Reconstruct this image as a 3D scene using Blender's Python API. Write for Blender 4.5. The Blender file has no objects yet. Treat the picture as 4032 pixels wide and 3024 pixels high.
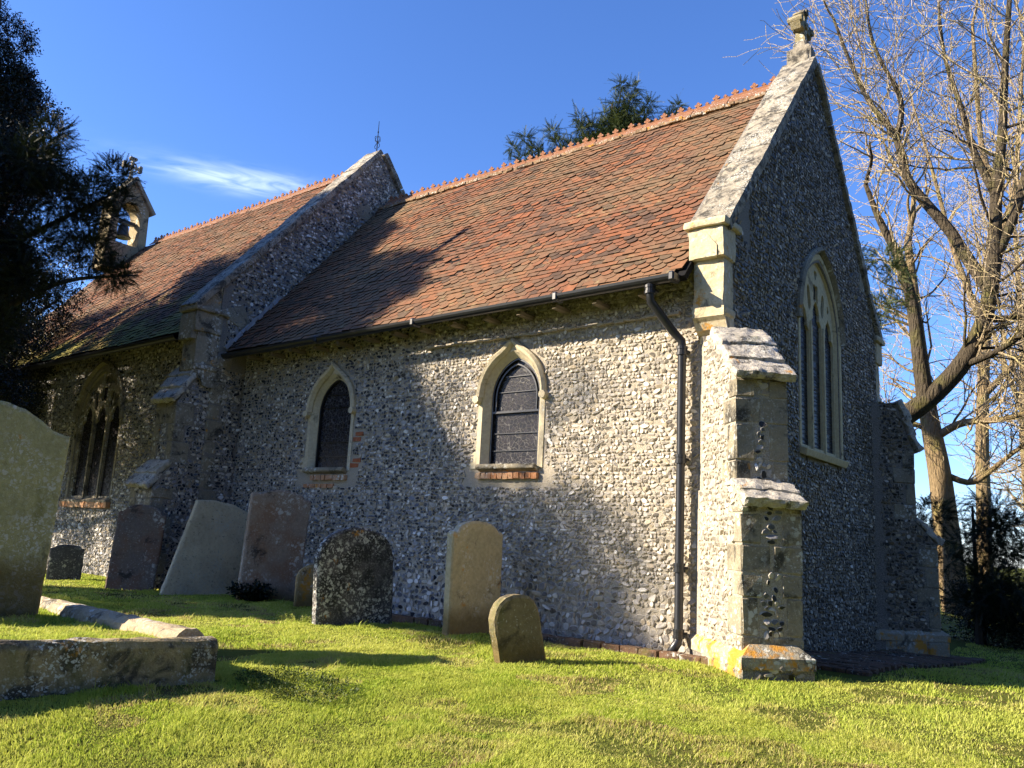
import bpy, math, random
import numpy as np
from mathutils import Vector, Matrix
from mathutils.geometry import tessellate_polygon
from math import sin, cos, pi, radians, sqrt
scene = bpy.context.scene
# ------------------------------------------------------------------ camera
cd = bpy.data.cameras.new("camera"); cam = bpy.data.objects.new("camera", cd)
scene.collection.objects.link(cam); scene.camera = cam
cd.sensor_width = 36.0; cd.lens = 36.0*3261/4032; cd.clip_end = 3000; cd.clip_start = .05
_R = Vector((0.78691, 0.61502, 0.05022)); _U = Vector((0.07523, -0.17640, 0.98144)); _F = Vector((-0.61246, 0.76853, 0.18507))
m = Matrix.Identity(4)
for i in range(3):
    m[i][0] = _R[i]; m[i][1] = _U[i]; m[i][2] = -_F[i]
m[0][3], m[1][3], m[2][3] = 3.469, -8.0, 1.05
cam.matrix_world = m
# ------------------------------------------------------------------ world, sun, exposure
SUN_AZ, SUN_EL = 226.0, 27.0          # compass azimuth (east = +x, north = +y) and elevation
w = bpy.data.worlds.new("World"); scene.world = w; w.use_nodes = True
wt = w.node_tree; bg = wt.nodes["Background"]
sky = wt.nodes.new("ShaderNodeTexSky"); sky.sky_type = 'NISHITA'; sky.sun_disc = False
sky.sun_elevation = radians(SUN_EL); sky.sun_rotation = radians(SUN_AZ)
sky.air_density = 1.0; sky.dust_density = 0.3; sky.ozone_density = 4.0; sky.altitude = 100
hs = wt.nodes.new("ShaderNodeHueSaturation"); hs.inputs['Saturation'].default_value = 1.1
wt.links.new(sky.outputs[0], hs.inputs['Color'])
def wmath(op, a, b=None, c=None):
    n = wt.nodes.new("ShaderNodeMath"); n.operation = op
    for i, v in enumerate((a, b, c)):
        if v is None: continue
        if isinstance(v, (int, float)): n.inputs[i].default_value = v
        else: wt.links.new(v, n.inputs[i])
    return n.outputs[0]
# a thin wisp of cirrus, fixed in the sky by direction
tcw = wt.nodes.new("ShaderNodeTexCoord")
def wdot(v):
    n = wt.nodes.new("ShaderNodeVectorMath"); n.operation = 'DOT_PRODUCT'
    wt.links.new(tcw.outputs['Generated'], n.inputs[0]); n.inputs[1].default_value = v
    return n.outputs['Value']
cc = Vector((-0.793, 0.476, 0.378)).normalized()
ca = (Vector((-0.748, 0.543, 0.379)) - Vector((-0.829, 0.415, 0.377))).normalized(); cb = cc.cross(ca).normalized()
da, db, dc = wdot(ca), wdot(cb), wdot(cc)
comb = wt.nodes.new("ShaderNodeCombineXYZ")
wt.links.new(wmath('MULTIPLY', da, 9.0), comb.inputs[0]); wt.links.new(wmath('MULTIPLY', db, 45.0), comb.inputs[1])
cn = wt.nodes.new("ShaderNodeTexNoise"); cn.inputs['Scale'].default_value = 1.6; cn.inputs['Detail'].default_value = 5; cn.inputs['Distortion'].default_value = 1.2
wt.links.new(comb.outputs[0], cn.inputs['Vector'])
ea = wmath('MULTIPLY', da, da); ea = wmath('MULTIPLY', ea, -140.0)
bend = wmath('ADD', db, wmath('MULTIPLY', wmath('MULTIPLY', da, da), .5))
eb = wmath('MULTIPLY', wmath('MULTIPLY', bend, bend), -7000.0)
gz_ = wmath('POWER', 2.71828, wmath('ADD', ea, eb))
mask = wmath('MULTIPLY', wmath('MULTIPLY', gz_, wmath('GREATER_THAN', dc, 0.0)), wmath('MULTIPLY', wmath('SUBTRACT', cn.outputs['Fac'], .3), 1.5))
mask = wmath('MAXIMUM', wmath('MINIMUM', mask, .34), 0.0)
mixc = wt.nodes.new("ShaderNodeMix"); mixc.data_type = 'RGBA'
wt.links.new(mask, mixc.inputs['Factor']); tint = wt.nodes.new("ShaderNodeMix"); tint.data_type = 'RGBA'; tint.blend_type = 'MULTIPLY'; tint.inputs['Factor'].default_value = 1.0
wt.links.new(hs.outputs[0], tint.inputs['A']); tint.inputs['B'].default_value = (.98, 1.05, 1.38, 1); wt.links.new(tint.outputs['Result'], mixc.inputs['A']); mixc.inputs['B'].default_value = (9, 10, 11.5, 1)
wt.links.new(mixc.outputs['Result'], bg.inputs['Color']); bg.inputs['Strength'].default_value = 0.078
sd = bpy.data.lights.new("sun", 'SUN'); sun = bpy.data.objects.new("sun", sd); scene.collection.objects.link(sun)
sd.energy = 5.0; sd.angle = radians(.5); sd.color = (1.0, .86, .66)
_a, _e = radians(SUN_AZ), radians(SUN_EL)
SUNV = Vector((sin(_a)*cos(_e), cos(_a)*cos(_e), sin(_e)))
sun.rotation_euler = SUNV.to_track_quat('Z', 'Y').to_euler()
vs = scene.view_settings; vs.view_transform = 'Standard'; vs.look = 'None'; vs.gamma = 1; vs.exposure = 1.42
cy = scene.cycles
cy.max_bounces = 5; cy.diffuse_bounces = 3; cy.glossy_bounces = 2; cy.transmission_bounces = 3; cy.transparent_max_bounces = 4

rng = np.random.default_rng(7); random.seed(7)
# ------------------------------------------------------------------ material helpers
class NT:
    def __init__(s, name):
        s.m = bpy.data.materials.new(name); s.m.use_nodes = True; s.t = s.m.node_tree; s.t.nodes.clear()
        s.out = s.t.nodes.new("ShaderNodeOutputMaterial"); s.b = s.t.nodes.new("ShaderNodeBsdfPrincipled")
        s.t.links.new(s.b.outputs[0], s.out.inputs[0]); s.b.inputs['Specular IOR Level'].default_value = .25
        s.co = s.t.nodes.new("ShaderNodeTexCoord").outputs['Object']
    def put(s, inp, v):
        if v is None: return
        if isinstance(v, bpy.types.NodeSocket): s.t.links.new(v, inp)
        elif isinstance(v, (tuple, list)) and len(v) == 3 and inp.type == 'RGBA': inp.default_value = (*v, 1)
        else: inp.default_value = v
    def n(s, typ, **kw):
        nd = s.t.nodes.new(typ)
        for k, v in kw.items():
            if k in nd.inputs: s.put(nd.inputs[k], v)
            else: setattr(nd, k, v)
        return nd
    def map(s, scale=(1, 1, 1), loc=(0, 0, 0), vec=None):
        nd = s.n("ShaderNodeMapping", Scale=scale, Location=loc); s.t.links.new(vec or s.co, nd.inputs['Vector']); return nd.outputs[0]
    def noise(s, scale, detail=3, rough=.55, vec=None, dist=0.0):
        nd = s.n("ShaderNodeTexNoise", Scale=scale, Detail=detail, Roughness=rough, Distortion=dist); s.t.links.new(vec or s.co, nd.inputs['Vector']); return nd.outputs['Fac']
    def vor(s, scale, feature='F1', out='Distance', vec=None, rand=1.0):
        nd = s.n("ShaderNodeTexVoronoi", feature=feature, Scale=scale, Randomness=rand); s.t.links.new(vec or s.co, nd.inputs['Vector']); return nd.outputs[out]
    def ramp(s, fac, stops, interp='LINEAR'):
        nd = s.n("ShaderNodeValToRGB"); nd.color_ramp.interpolation = interp
        els = nd.color_ramp.elements
        while len(els) < len(stops): els.new(.5)
        for e, (p, c) in zip(els, stops):
            e.position = p; e.color = (*c, 1) if isinstance(c, tuple) else (c, c, c, 1)
        s.t.links.new(fac, nd.inputs[0]); return nd.outputs[0]
    def mix(s, f, a, b, mode='MIX'):
        nd = s.n("ShaderNodeMix"); nd.data_type = 'RGBA'; nd.blend_type = mode
        s.put(nd.inputs['Factor'], f); s.put(nd.inputs['A'], a); s.put(nd.inputs['B'], b); return nd.outputs['Result']
    def math(s, op, a, b=None):
        nd = s.n("ShaderNodeMath", operation=op); s.put(nd.inputs[0], a); s.put(nd.inputs[1], b); return nd.outputs[0]
    def attr(s, name): return s.n("ShaderNodeAttribute", attribute_name=name).outputs['Fac']
    def bump(s, h, strength=.5, dist=.01):
        nd = s.n("ShaderNodeBump", Strength=strength, Distance=dist); s.t.links.new(h, nd.inputs['Height']); s.t.links.new(nd.outputs[0], s.b.inputs['Normal'])
    def done(s, col, rough=.8, spec=None):
        s.put(s.b.inputs['Base Color'], col); s.put(s.b.inputs['Roughness'], rough)
        if spec is not None: s.b.inputs['Specular IOR Level'].default_value = spec
        return s.m
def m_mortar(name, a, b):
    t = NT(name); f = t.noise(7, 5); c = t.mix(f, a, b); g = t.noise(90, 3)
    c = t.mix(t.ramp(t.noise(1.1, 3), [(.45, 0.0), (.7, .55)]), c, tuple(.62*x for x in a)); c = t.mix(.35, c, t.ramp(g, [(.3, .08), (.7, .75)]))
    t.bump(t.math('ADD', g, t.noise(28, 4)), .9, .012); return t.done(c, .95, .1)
def m_flint(name, pal, rim, smear=None):
    t = NT(name); r = t.attr('rnd'); k = t.attr('core')
    c = t.ramp(r, pal, 'CONSTANT'); n1 = t.noise(38, 4, .6); n2 = t.noise(9, 3)
    c = t.mix(.55, c, t.mix(n1, (.02, .022, .03), (.75, .73, .7)), 'OVERLAY')
    rimc = t.mix(n2, rim, tuple(.55*x for x in rim))
    kk = t.math('ADD', k, t.math('MULTIPLY', t.math('SUBTRACT', n1, .5), .9))
    c = t.mix(t.ramp(kk, [(.35, 0.0), (.62, 1.0)]), rimc, c)
    if smear:                                                        # the east end has been repointed with mortar smeared over the stones
        sx = t.n("ShaderNodeSeparateXYZ"); t.t.links.new(t.co, sx.inputs[0]); e = t.math('ADD', t.math('MULTIPLY', sx.outputs[0], .16), t.math('MULTIPLY', t.math('SUBTRACT', t.noise(1.4, 4), .5), .7))
        e = t.math('ADD', e, t.math('MULTIPLY', sx.outputs[2], .07))
        f = t.math('MULTIPLY', t.ramp(t.math('ADD', e, 1.0), [(.45, .0), (.88, .44)]), t.ramp(t.noise(26, 3), [(.3, .45), (.65, 1.0)])); c = t.mix(f, c, smear)
    t.bump(n1, .5, .006); rr = t.ramp(r, [(.0, .6), (1.0, .4)]); return t.done(c, rr, .28)
def m_stone(name, a, b, white=.0, dark=.0, orange=.0, moss=.0, basez=None, spot=14.0, bump=.5, tint=None, ds=3.4):
    """weathered limestone; amounts 0..1 of pale, black and orange lichen and of green growth"""
    t = NT(name); n1 = t.noise(2.3, 5, .62); n2 = t.noise(21, 5, .65); n3 = t.noise(95, 3)
    c = t.mix(t.ramp(n1, [(.3, 0.0), (.7, 1.0)]), a, b); c = t.mix(.5, c, t.mix(n2, (.05, .05, .05), (.95, .93, .88)), 'OVERLAY')
    off = random.random()*50
    vec = t.map((1, 1, 1), (off, off*.3, 0))
    if tint: c = t.mix(t.ramp(t.noise(3.1, 4, vec=vec), [(.46, 0.0), (.62, .75)]), c, tint)
    if dark:
        d = t.ramp(t.noise(ds, 6, .68, vec=vec, dist=.5), [(.62-.34*dark, 0.0), (.72-.3*dark, 1.0)]); c = t.mix(t.math('MULTIPLY', d, .85), c, (.035, .035, .034))
    if moss:
        d = t.ramp(t.noise(2.6, 5, .6, vec=t.map((1, 1, .6), (off+9, 3, 1))), [(.64-.3*moss, 0.0), (.8-.25*moss, 1.0)]); c = t.mix(t.math('MULTIPLY', d, .7), c, (.12, .13, .03))
    if white:
        dist = t.n("ShaderNodeVectorMath", operation='ADD'); t.t.links.new(vec, dist.inputs[0])
        nz = t.n("ShaderNodeTexNoise", Scale=22.0, Detail=3); t.t.links.new(vec, nz.inputs['Vector'])
        sc = t.n("ShaderNodeVectorMath", operation='SCALE'); t.t.links.new(nz.outputs['Color'], sc.inputs[0]); sc.inputs['Scale'].default_value = .09
        t.t.links.new(sc.outputs[0], dist.inputs[1]); dv = dist.outputs[0]
        v = t.vor(spot, vec=dv); pick = t.noise(2.4, 3, vec=vec)
        d = t.math('MULTIPLY', t.ramp(v, [(.30, 1.0), (.40, 0.0)]), t.ramp(pick, [(.60-.3*white, 0.0), (.68-.25*white, 1.0)]))
        d2 = t.ramp(t.noise(44, 4, .7, vec=vec), [(.60-.1*white, 0.0), (.68-.1*white, .8)])
        c = t.mix(t.math('MAXIMUM', t.math('MULTIPLY', d, .85), t.math('MULTIPLY', d2, t.ramp(pick, [(.4, .3), (.6, 1.0)]))), c, (.62, .62, .56))
    if orange:
        d = t.ramp(t.noise(4.2, 6, .7, vec=t.map((1, 1, 1), (3+off, 1, off))), [(.66-.3*orange, 0.0), (.73-.27*orange, 1.0)]); c = t.mix(t.math('MULTIPLY', d, .9), c, (.58, .27, .03))
    if basez is not None:
        z = t.n("ShaderNodeSeparateXYZ"); t.t.links.new(t.co, z.inputs[0])
        zz = t.math('ADD', z.outputs[2], t.math('MULTIPLY', t.math('SUBTRACT', n1, .5), .3))
        g = t.ramp(zz, [(max(basez-.12, 0), .75), (basez+.06, 0.0)]); c = t.mix(g, c, t.mix(n2, (.07, .055, .02), (.2, .14, .04)))
    t.bump(t.math('ADD', n2, t.math('MULTIPLY', n3, .5)), bump, .015); return t.done(c, .92, .12)
def m_plain(name, c, rough=.6, spec=.3, var=.25, scale=9.0):
    t = NT(name); f = t.noise(scale, 4); return t.done(t.mix(f, tuple(x*(1-var) for x in c), tuple(min(1, x*(1+var)) for x in c)), rough, spec)
def m_leaf(name, pal, trans=.25, rough=.55):
    t = NT(name); c = t.ramp(t.attr('rnd'), pal)
    c = t.mix(t.ramp(t.noise(.9, 3), [(.35, 0.0), (.7, .5)]), c, tuple(x*.5 for x in pal[0][1]))
    t.done(c, rough, .3)
    tr = t.n("ShaderNodeBsdfTranslucent"); t.put(tr.inputs[0], c); mx = t.n("ShaderNodeMixShader"); mx.inputs[0].default_value = trans
    t.t.links.new(t.b.outputs[0], mx.inputs[1]); t.t.links.new(tr.outputs[0], mx.inputs[2]); t.t.links.new(mx.outputs[0], t.out.inputs[0]); return t.m

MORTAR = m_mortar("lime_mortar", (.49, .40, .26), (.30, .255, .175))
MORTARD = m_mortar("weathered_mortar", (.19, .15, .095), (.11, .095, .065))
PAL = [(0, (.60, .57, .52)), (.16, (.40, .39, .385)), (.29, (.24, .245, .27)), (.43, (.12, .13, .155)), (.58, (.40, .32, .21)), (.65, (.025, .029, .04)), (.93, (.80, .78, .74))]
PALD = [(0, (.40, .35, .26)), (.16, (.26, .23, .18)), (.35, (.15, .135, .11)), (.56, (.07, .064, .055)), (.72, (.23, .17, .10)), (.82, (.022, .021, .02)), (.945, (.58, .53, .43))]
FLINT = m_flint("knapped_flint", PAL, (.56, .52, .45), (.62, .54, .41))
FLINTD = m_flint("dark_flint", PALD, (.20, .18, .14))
FLINTP = m_flint("panel_flint", PAL, (.5, .47, .4))
DRESS = m_stone("dressed_limestone", (.62, .545, .385), (.52, .46, .33), white=.1, dark=.12, bump=.4, spot=30)
QUOIN = m_stone("quoin_stone", (.33, .29, .21), (.24, .215, .165), white=.35, dark=.3, orange=.08, bump=.8)
COPE = m_stone("coping_stone", (.36, .32, .25), (.27, .245, .2), white=.4, dark=.46, orange=.06, spot=40, bump=.9, ds=8.0)
KNEEL = m_stone("kneeler_stone", (.60, .52, .35), (.48, .41, .28), white=.2, dark=.14, orange=.18, bump=.5)
PLINTH = m_stone("lichened_plinth_stone", (.40, .35, .26), (.3, .27, .2), white=.45, dark=.22, orange=.52, bump=.8)
WEATH = m_stone("weathering_stone", (.52, .48, .41), (.4, .37, .32), white=.6, dark=.3, orange=.1, moss=.12, bump=1.0, spot=30, ds=7.0)
BLACK = m_plain("black_painted_iron", (.018, .019, .022), .32, .5, .4)
LEAD = m_plain("lead_flashing", (.34, .34, .35), .6, .4)
BRICK = m_stone("old_red_brick", (.42, .14, .06), (.3, .10, .05), white=.15, dark=.2, bump=.6)
WOOD = m_plain("grey_oak", (.2, .17, .13), .8, .2)
DARKIN = m_plain("dark_interior", (.012, .012, .013), .9, .1)
BRONZE = m_plain("bell_bronze", (.03, .034, .03), .45, .5)
def m_tile():
    t = NT("clay_roof_tile"); r = t.attr('rnd')
    c = t.mix(.66, (.118, .063, .034), t.ramp(r, [(0, (.22, .095, .055)), (.16, (.19, .095, .06)), (.36, (.165, .095, .065)), (.54, (.25, .10, .055)), (.68, (.14, .086, .062)), (.79, (.07, .052, .045)), (.91, (.29, .11, .055)), (.997, (.5, .46, .38))], 'CONSTANT'))
    n1 = t.noise(.55, 4); n2 = t.noise(16, 4, .65); n3 = t.noise(70, 3)
    c = t.mix(t.ramp(n1, [(.42, 0.0), (.68, .55)]), c, (.20, .15, .085)); c = t.mix(.5, c, t.mix(n2, (.1, .1, .1), (.9, .88, .85)), 'OVERLAY')
    c = t.mix(t.ramp(t.noise(5, 5, .7), [(.60, 0.0), (.70, .55)]), c, (.30, .26, .13))
    t.bump(t.math('ADD', n2, n3), .5, .006); return t.done(c, .85, .15)
TILE = m_tile()
TEDGE = m_plain("dark_tile_edge", (.045, .032, .022), .95, .05, .5, 20)  # near-black side faces, darker than the tile tops
def m_tile_moss():
    m2 = TILE.copy(); m2.name = "mossy_roof_tile"; nt = m2.node_tree
    b = next(n for n in nt.nodes if n.type == 'BSDF_PRINCIPLED'); src = b.inputs['Base Color'].links[0].from_socket
    co = next(n for n in nt.nodes if n.type == 'TEX_COORD').outputs['Object']
    nz = nt.nodes.new("ShaderNodeTexNoise"); nz.inputs['Scale'].default_value = 1.3; nz.inputs['Detail'].default_value = 5; nt.links.new(co, nz.inputs['Vector'])
    sp = nt.nodes.new("ShaderNodeSeparateXYZ"); nt.links.new(co, sp.inputs[0])
    mr = nt.nodes.new("ShaderNodeMapRange"); nt.links.new(sp.outputs[2], mr.inputs[0]); mr.inputs[1].default_value = 4.0; mr.inputs[2].default_value = 6.2; mr.inputs[3].default_value = .32; mr.inputs[4].default_value = -.15
    ad = nt.nodes.new("ShaderNodeMath"); nt.links.new(nz.outputs[0], ad.inputs[0]); nt.links.new(mr.outputs[0], ad.inputs[1])
    rp = nt.nodes.new("ShaderNodeValToRGB"); rp.color_ramp.elements[0].position = .6; rp.color_ramp.elements[1].position = .8; nt.links.new(ad.outputs[0], rp.inputs[0])
    mx = nt.nodes.new("ShaderNodeMix"); mx.data_type = 'RGBA'; nt.links.new(rp.outputs[0], mx.inputs['Factor']); nt.links.new(src, mx.inputs['A']); mx.inputs['B'].default_value = (.26, .23, .06, 1)
    nt.links.new(mx.outputs['Result'], b.inputs['Base Color']); return m2
TILEM = m_tile_moss()
RIDGE = m_stone("terracotta_ridge", (.28, .125, .068), (.21, .105, .06), white=.32, dark=.2, orange=.2, spot=20)

# ------------------------------------------------------------------ geometry helpers
def wob(W, seed):
    r = np.random.default_rng(900+seed); o = np.zeros(len(W))
    for f, a in ((7, .8), (16, .6), (34, .55), (70, .4)):
        for _ in range(3):
            d = r.normal(0, 1, 3); d /= np.linalg.norm(d); o += a*np.sin(W@d*f+r.uniform(0, 6.28))*.6
    return o
class Geo:
    """collects triangles with a material slot and two point attributes; build() links ONE mesh object"""
    def __init__(s): s.v = []; s.f = []; s.m = []; s.r = []; s.k = []; s.nv = 0
    def raw(s, V, F, mat=0, rnd=None, core=None):
        V = np.asarray(V, float).reshape(-1, 3); F = np.asarray(F, np.int64).reshape(-1, 3)
        s.v.append(V); s.f.append(F+s.nv); s.m.append(np.full(len(F), mat, np.int32) if np.isscalar(mat) else np.asarray(mat, np.int32))
        s.r.append(np.full(len(V), random.random() if rnd is None else rnd) if rnd is None or np.isscalar(rnd) else rnd)
        s.k.append(np.zeros(len(V)) if core is None else core); s.nv += len(V); return s
    def poly(s, V, faces, mat=0, rnd=None):
        T = []
        for f in faces:
            for i in range(1, len(f)-1): T.append((f[0], f[i], f[i+1]))
        return s.raw(V, T, mat, rnd)
    def box(s, c, ax, h, mat=0, jit=0.0, rnd=None, bev=0.0):
        """oriented box: centre, three unit axes, half sizes; optional chamfer and corner jitter"""
        c = np.array(c, float); A = np.array(ax, float); h = np.array(h, float)
        if bev <= 0:
            P = [(x, y, z) for x in (-1, 1) for y in (-1, 1) for z in (-1, 1)]
            V = np.array([c+(np.array(p)*h)@A for p in P])
            if jit: V += (np.random.default_rng(int(abs(c.sum()*7919)) % 99991).random(V.shape)-.5)*2*jit
            return s.poly(V, [(0, 1, 3, 2), (4, 6, 7, 5), (0, 4, 5, 1), (2, 3, 7, 6), (0, 2, 6, 4), (1, 5, 7, 3)], mat, rnd)
        V = []; idx = {}
        for sx in (-1, 1):
            for sy in (-1, 1):
                for sz in (-1, 1):
                    for k in range(3):
                        q = np.array([sx, sy, sz])*h; o = np.array([sx, sy, sz])*bev; o[k] = 0; idx[(sx, sy, sz, k)] = len(V); V.append(q-o)
        V = np.array(V)@A+c
        if jit: V += (np.random.default_rng(int(abs(c.sum()*7919)) % 99991).random(V.shape)-.5)*2*jit
        F = []
        for k in range(3):
            a, b = [i for i in range(3) if i != k]
            for sg in (-1, 1):
                loop = []
                for (u, v) in ((-1, -1), (1, -1), (1, 1), (-1, 1)):
                    t = [0, 0, 0]; t[k] = sg; t[a] = u; t[b] = v; loop.append(idx[(*t, k)])
                F.append(loop)
        for a in range(3):
            b, c2 = [i for i in range(3) if i != a]
            for u in (-1, 1):
                for v in (-1, 1):
                    L = []
                    for sg in (-1, 1):
                        t = [0, 0, 0]; t[a] = sg; t[b] = u; t[c2] = v; L.append((idx[(*t, b)], idx[(*t, c2)]))
                    F.append([L[0][0], L[0][1], L[1][1], L[1][0]])
        for sx in (-1, 1):
            for sy in (-1, 1):
                for sz in (-1, 1): F.append([idx[(sx, sy, sz, k)] for k in range(3)])
        return s.poly(V, F, mat, rnd)
    def rbox(s, c, ax, h, mat=0, amp=.008, res=.035, rad=.015):
        """worn block: rounded box with a rough, chipped surface"""
        c = np.array(c, float); A = np.array(ax, float); h = np.array(h, float)
        for k in range(3):
            a, b = [i for i in range(3) if i != k]; na, nb = max(3, int(2*h[a]/res)), max(3, int(2*h[b]/res))
            ua, ub = np.linspace(-1, 1, na+1), np.linspace(-1, 1, nb+1); P, Q = np.meshgrid(ua, ub, indexing='ij')
            for sg in (-1, 1):
                L = np.zeros((na+1, nb+1, 3)); L[..., a] = P*h[a]; L[..., b] = Q*h[b]; L[..., k] = sg*h[k]; L = L.reshape(-1, 3)
                core = np.clip(L, -(h-rad), h-rad); d = L-core; n = np.linalg.norm(d, axis=1)[:, None]; L = core+d/np.maximum(n, 1e-9)*np.minimum(rad, n)
                W = L@A+c; nz = np.stack([wob(W, i) for i in range(3)], 1); W = W+amp*nz
                i, j = np.meshgrid(np.arange(na), np.arange(nb), indexing='ij'); i = i.ravel(); j = j.ravel(); q = lambda x, y: x*(nb+1)+y
                F = np.concatenate([np.stack([q(i, j), q(i+1, j), q(i+1, j+1)], 1), np.stack([q(i, j), q(i+1, j+1), q(i, j+1)], 1)]); s.raw(W, F, mat, .5)
        return s
    def plate(s, outer, holes, org, u, v, n, d0, d1, mat=0, rnd=None):
        """flat 2D shape with holes, given in (u,v), made solid between depths d0 and d1 along n"""
        org, u, v, n = (np.array(a, float) for a in (org, u, v, n))
        loops = [outer]+list(holes); P2 = [p for l in loops for p in l]
        tri = tessellate_polygon([[Vector((p[0], p[1], 0)) for p in l] for l in loops]); N = len(P2)
        Q = np.array([org+p[0]*u+p[1]*v for p in P2]); V = np.vstack([Q+n*d0, Q+n*d1]); F = []
        for t in tri: F.append(t); F.append((t[0]+N, t[2]+N, t[1]+N))
        o = 0
        for l in loops:
            k = len(l)
            for i in range(k):
                a, b = o+i, o+(i+1) % k; F += [(a, b, b+N), (a, b+N, a+N)]
            o += k
        return s.raw(V, F, mat, rnd)
    def tube(s, pts, rad, sides=8, mat=0, rnd=None, cap=True):
        pts = np.asarray(pts, float); n = len(pts); rad = np.full(n, rad) if np.isscalar(rad) else np.asarray(rad)
        T = np.gradient(pts, axis=0); T /= np.linalg.norm(T, axis=1)[:, None]+1e-9
        ref = np.array([0, 0, 1.]) if abs(T[0][2]) < .9 else np.array([1., 0, 0])
        U = np.cross(T, ref); U /= np.linalg.norm(U, axis=1)[:, None]+1e-9; W = np.cross(T, U)
        a = np.arange(sides)*2*pi/sides
        V = (pts[:, None]+rad[:, None, None]*(np.cos(a)[None, :, None]*U[:, None]+np.sin(a)[None, :, None]*W[:, None])).reshape(-1, 3)
        i, j = np.meshgrid(np.arange(n-1), np.arange(sides), indexing='ij'); i = i.ravel(); j = j.ravel(); j2 = (j+1) % sides
        A, B, C2, D = i*sides+j, i*sides+j2, (i+1)*sides+j2, (i+1)*sides+j
        F = np.concatenate([np.stack([A, B, C2], 1), np.stack([A, C2, D], 1)])
        if cap and sides > 3:
            e = [(0, k+1, k) for k in range(1, sides-1)]+[((n-1)*sides, (n-1)*sides+k, (n-1)*sides+k+1) for k in range(1, sides-1)]; F = np.concatenate([F, np.array(e)])
        return s.raw(V, F, mat, rnd)
    def sweep(s, path, prof, org, u, v, n, closed=False, mat=0):
        """profile (offset outward, depth) swept along a 2D path in the (u,v) plane"""
        path = np.array(path, float); org, u, v, n = (np.array(a, float) for a in (org, u, v, n)); k = len(path)
        T = np.gradient(path, axis=0)
        if closed: T = np.roll(path, -1, 0)-np.roll(path, 1, 0)
        T /= np.linalg.norm(T, axis=1)[:, None]; Nn = np.stack([-T[:, 1], T[:, 0]], 1)
        m = len(prof); V = np.array([org+(path[i][0]+Nn[i][0]*o)*u+(path[i][1]+Nn[i][1]*o)*v+n*d for i in range(k) for (o, d) in prof]); F = []
        for i in range(k if closed else k-1):
            i2 = (i+1) % k
            for j in range(m):
                j2 = (j+1) % m; F.append((i*m+j, i2*m+j, i2*m+j2, i*m+j2))
        if not closed: F += [tuple(range(m)), tuple(range((k-1)*m, k*m))]
        return s.poly(V, F, mat)
    def bulk(s, tv, tf, M, T, mat=0, rnd=None, core=None):
        tv = np.asarray(tv, float); tf = np.asarray(tf); k = len(T); n = len(tv)
        V = np.einsum('nj,kij->kni', tv, M)+T[:, None]; F = (tf[None]+(np.arange(k)*n)[:, None, None]).reshape(-1, 3)
        r = np.repeat(rng.random(k) if rnd is None else rnd, n); c = None if core is None else np.tile(core, k)
        return s.raw(V.reshape(-1, 3), F, mat, r, c)
    def build(s, name, mats, parent=None, smooth=False):
        V = np.concatenate(s.v); F = np.concatenate(s.f); me = bpy.data.meshes.new(name)
        me.from_pydata(V, [], F)
        me.polygons.foreach_set('material_index', np.concatenate(s.m))
        for nm, d in (('rnd', s.r), ('core', s.k)):
            at = me.attributes.new(nm, 'FLOAT', 'POINT'); at.data.foreach_set('value', np.concatenate(d).astype(np.float32))
        for mm in (mats if isinstance(mats, (list, tuple)) else [mats]): me.materials.append(mm)
        if smooth: me.polygons.foreach_set('use_smooth', np.ones(len(F), bool))
        me.validate(); me.update()
        o = bpy.data.objects.new(name, me); scene.collection.objects.link(o)
        if parent is not None:
            o.parent = parent; o.matrix_parent_inverse = parent.matrix_world.inverted() if False else Matrix.Translation(-Vector(parent.get('_w', (0, 0, 0))))
        return o
def thing(name, label, cat, loc=(0, 0, 0), group=None):
    o = bpy.data.objects.new(name, None); scene.collection.objects.link(o); o.location = loc; o.empty_display_size = .2
    o['_w'] = tuple(float(x) for x in loc); o['label'] = label; o['category'] = cat
    if group: o['group'] = group
    return o
def tag(o, label, cat, group=None):
    o['label'] = label; o['category'] = cat
    if group: o['group'] = group
    return o
X, Y, Z = np.eye(3)
def recenter(o, p):
    """put a one-mesh thing's origin at its base"""
    o.data.transform(Matrix.Translation(-Vector(p))); o.location = p; return o
def arch(cx, a, z0, zs, h, n=9, bottom=True):
    """pointed arch outline, half width a, sill z0, spring zs, rise h (counter-clockwise from lower right)"""
    c = (h*h-a*a)/(2*a); R = c+a; th = math.atan2(h, c); pts = []
    if bottom: pts.append((cx+a, z0))
    for i in range(n+1):
        t = th*i/n; pts.append((cx-c+R*cos(t), zs+R*sin(t)))
    for i in range(n-1, -1, -1):
        t = th*i/n; pts.append((cx+c-R*cos(t), zs+R*sin(t)))
    if bottom: pts.append((cx-a, z0))
    return pts
def inarch(x, z, cx, a, z0, zs, h):
    c = (h*h-a*a)/(2*a); R = c+a; d = np.abs(x-cx)
    return (z > z0) & np.where(z < zs, d < a, (d+c)**2+(z-zs)**2 < R*R)
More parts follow.
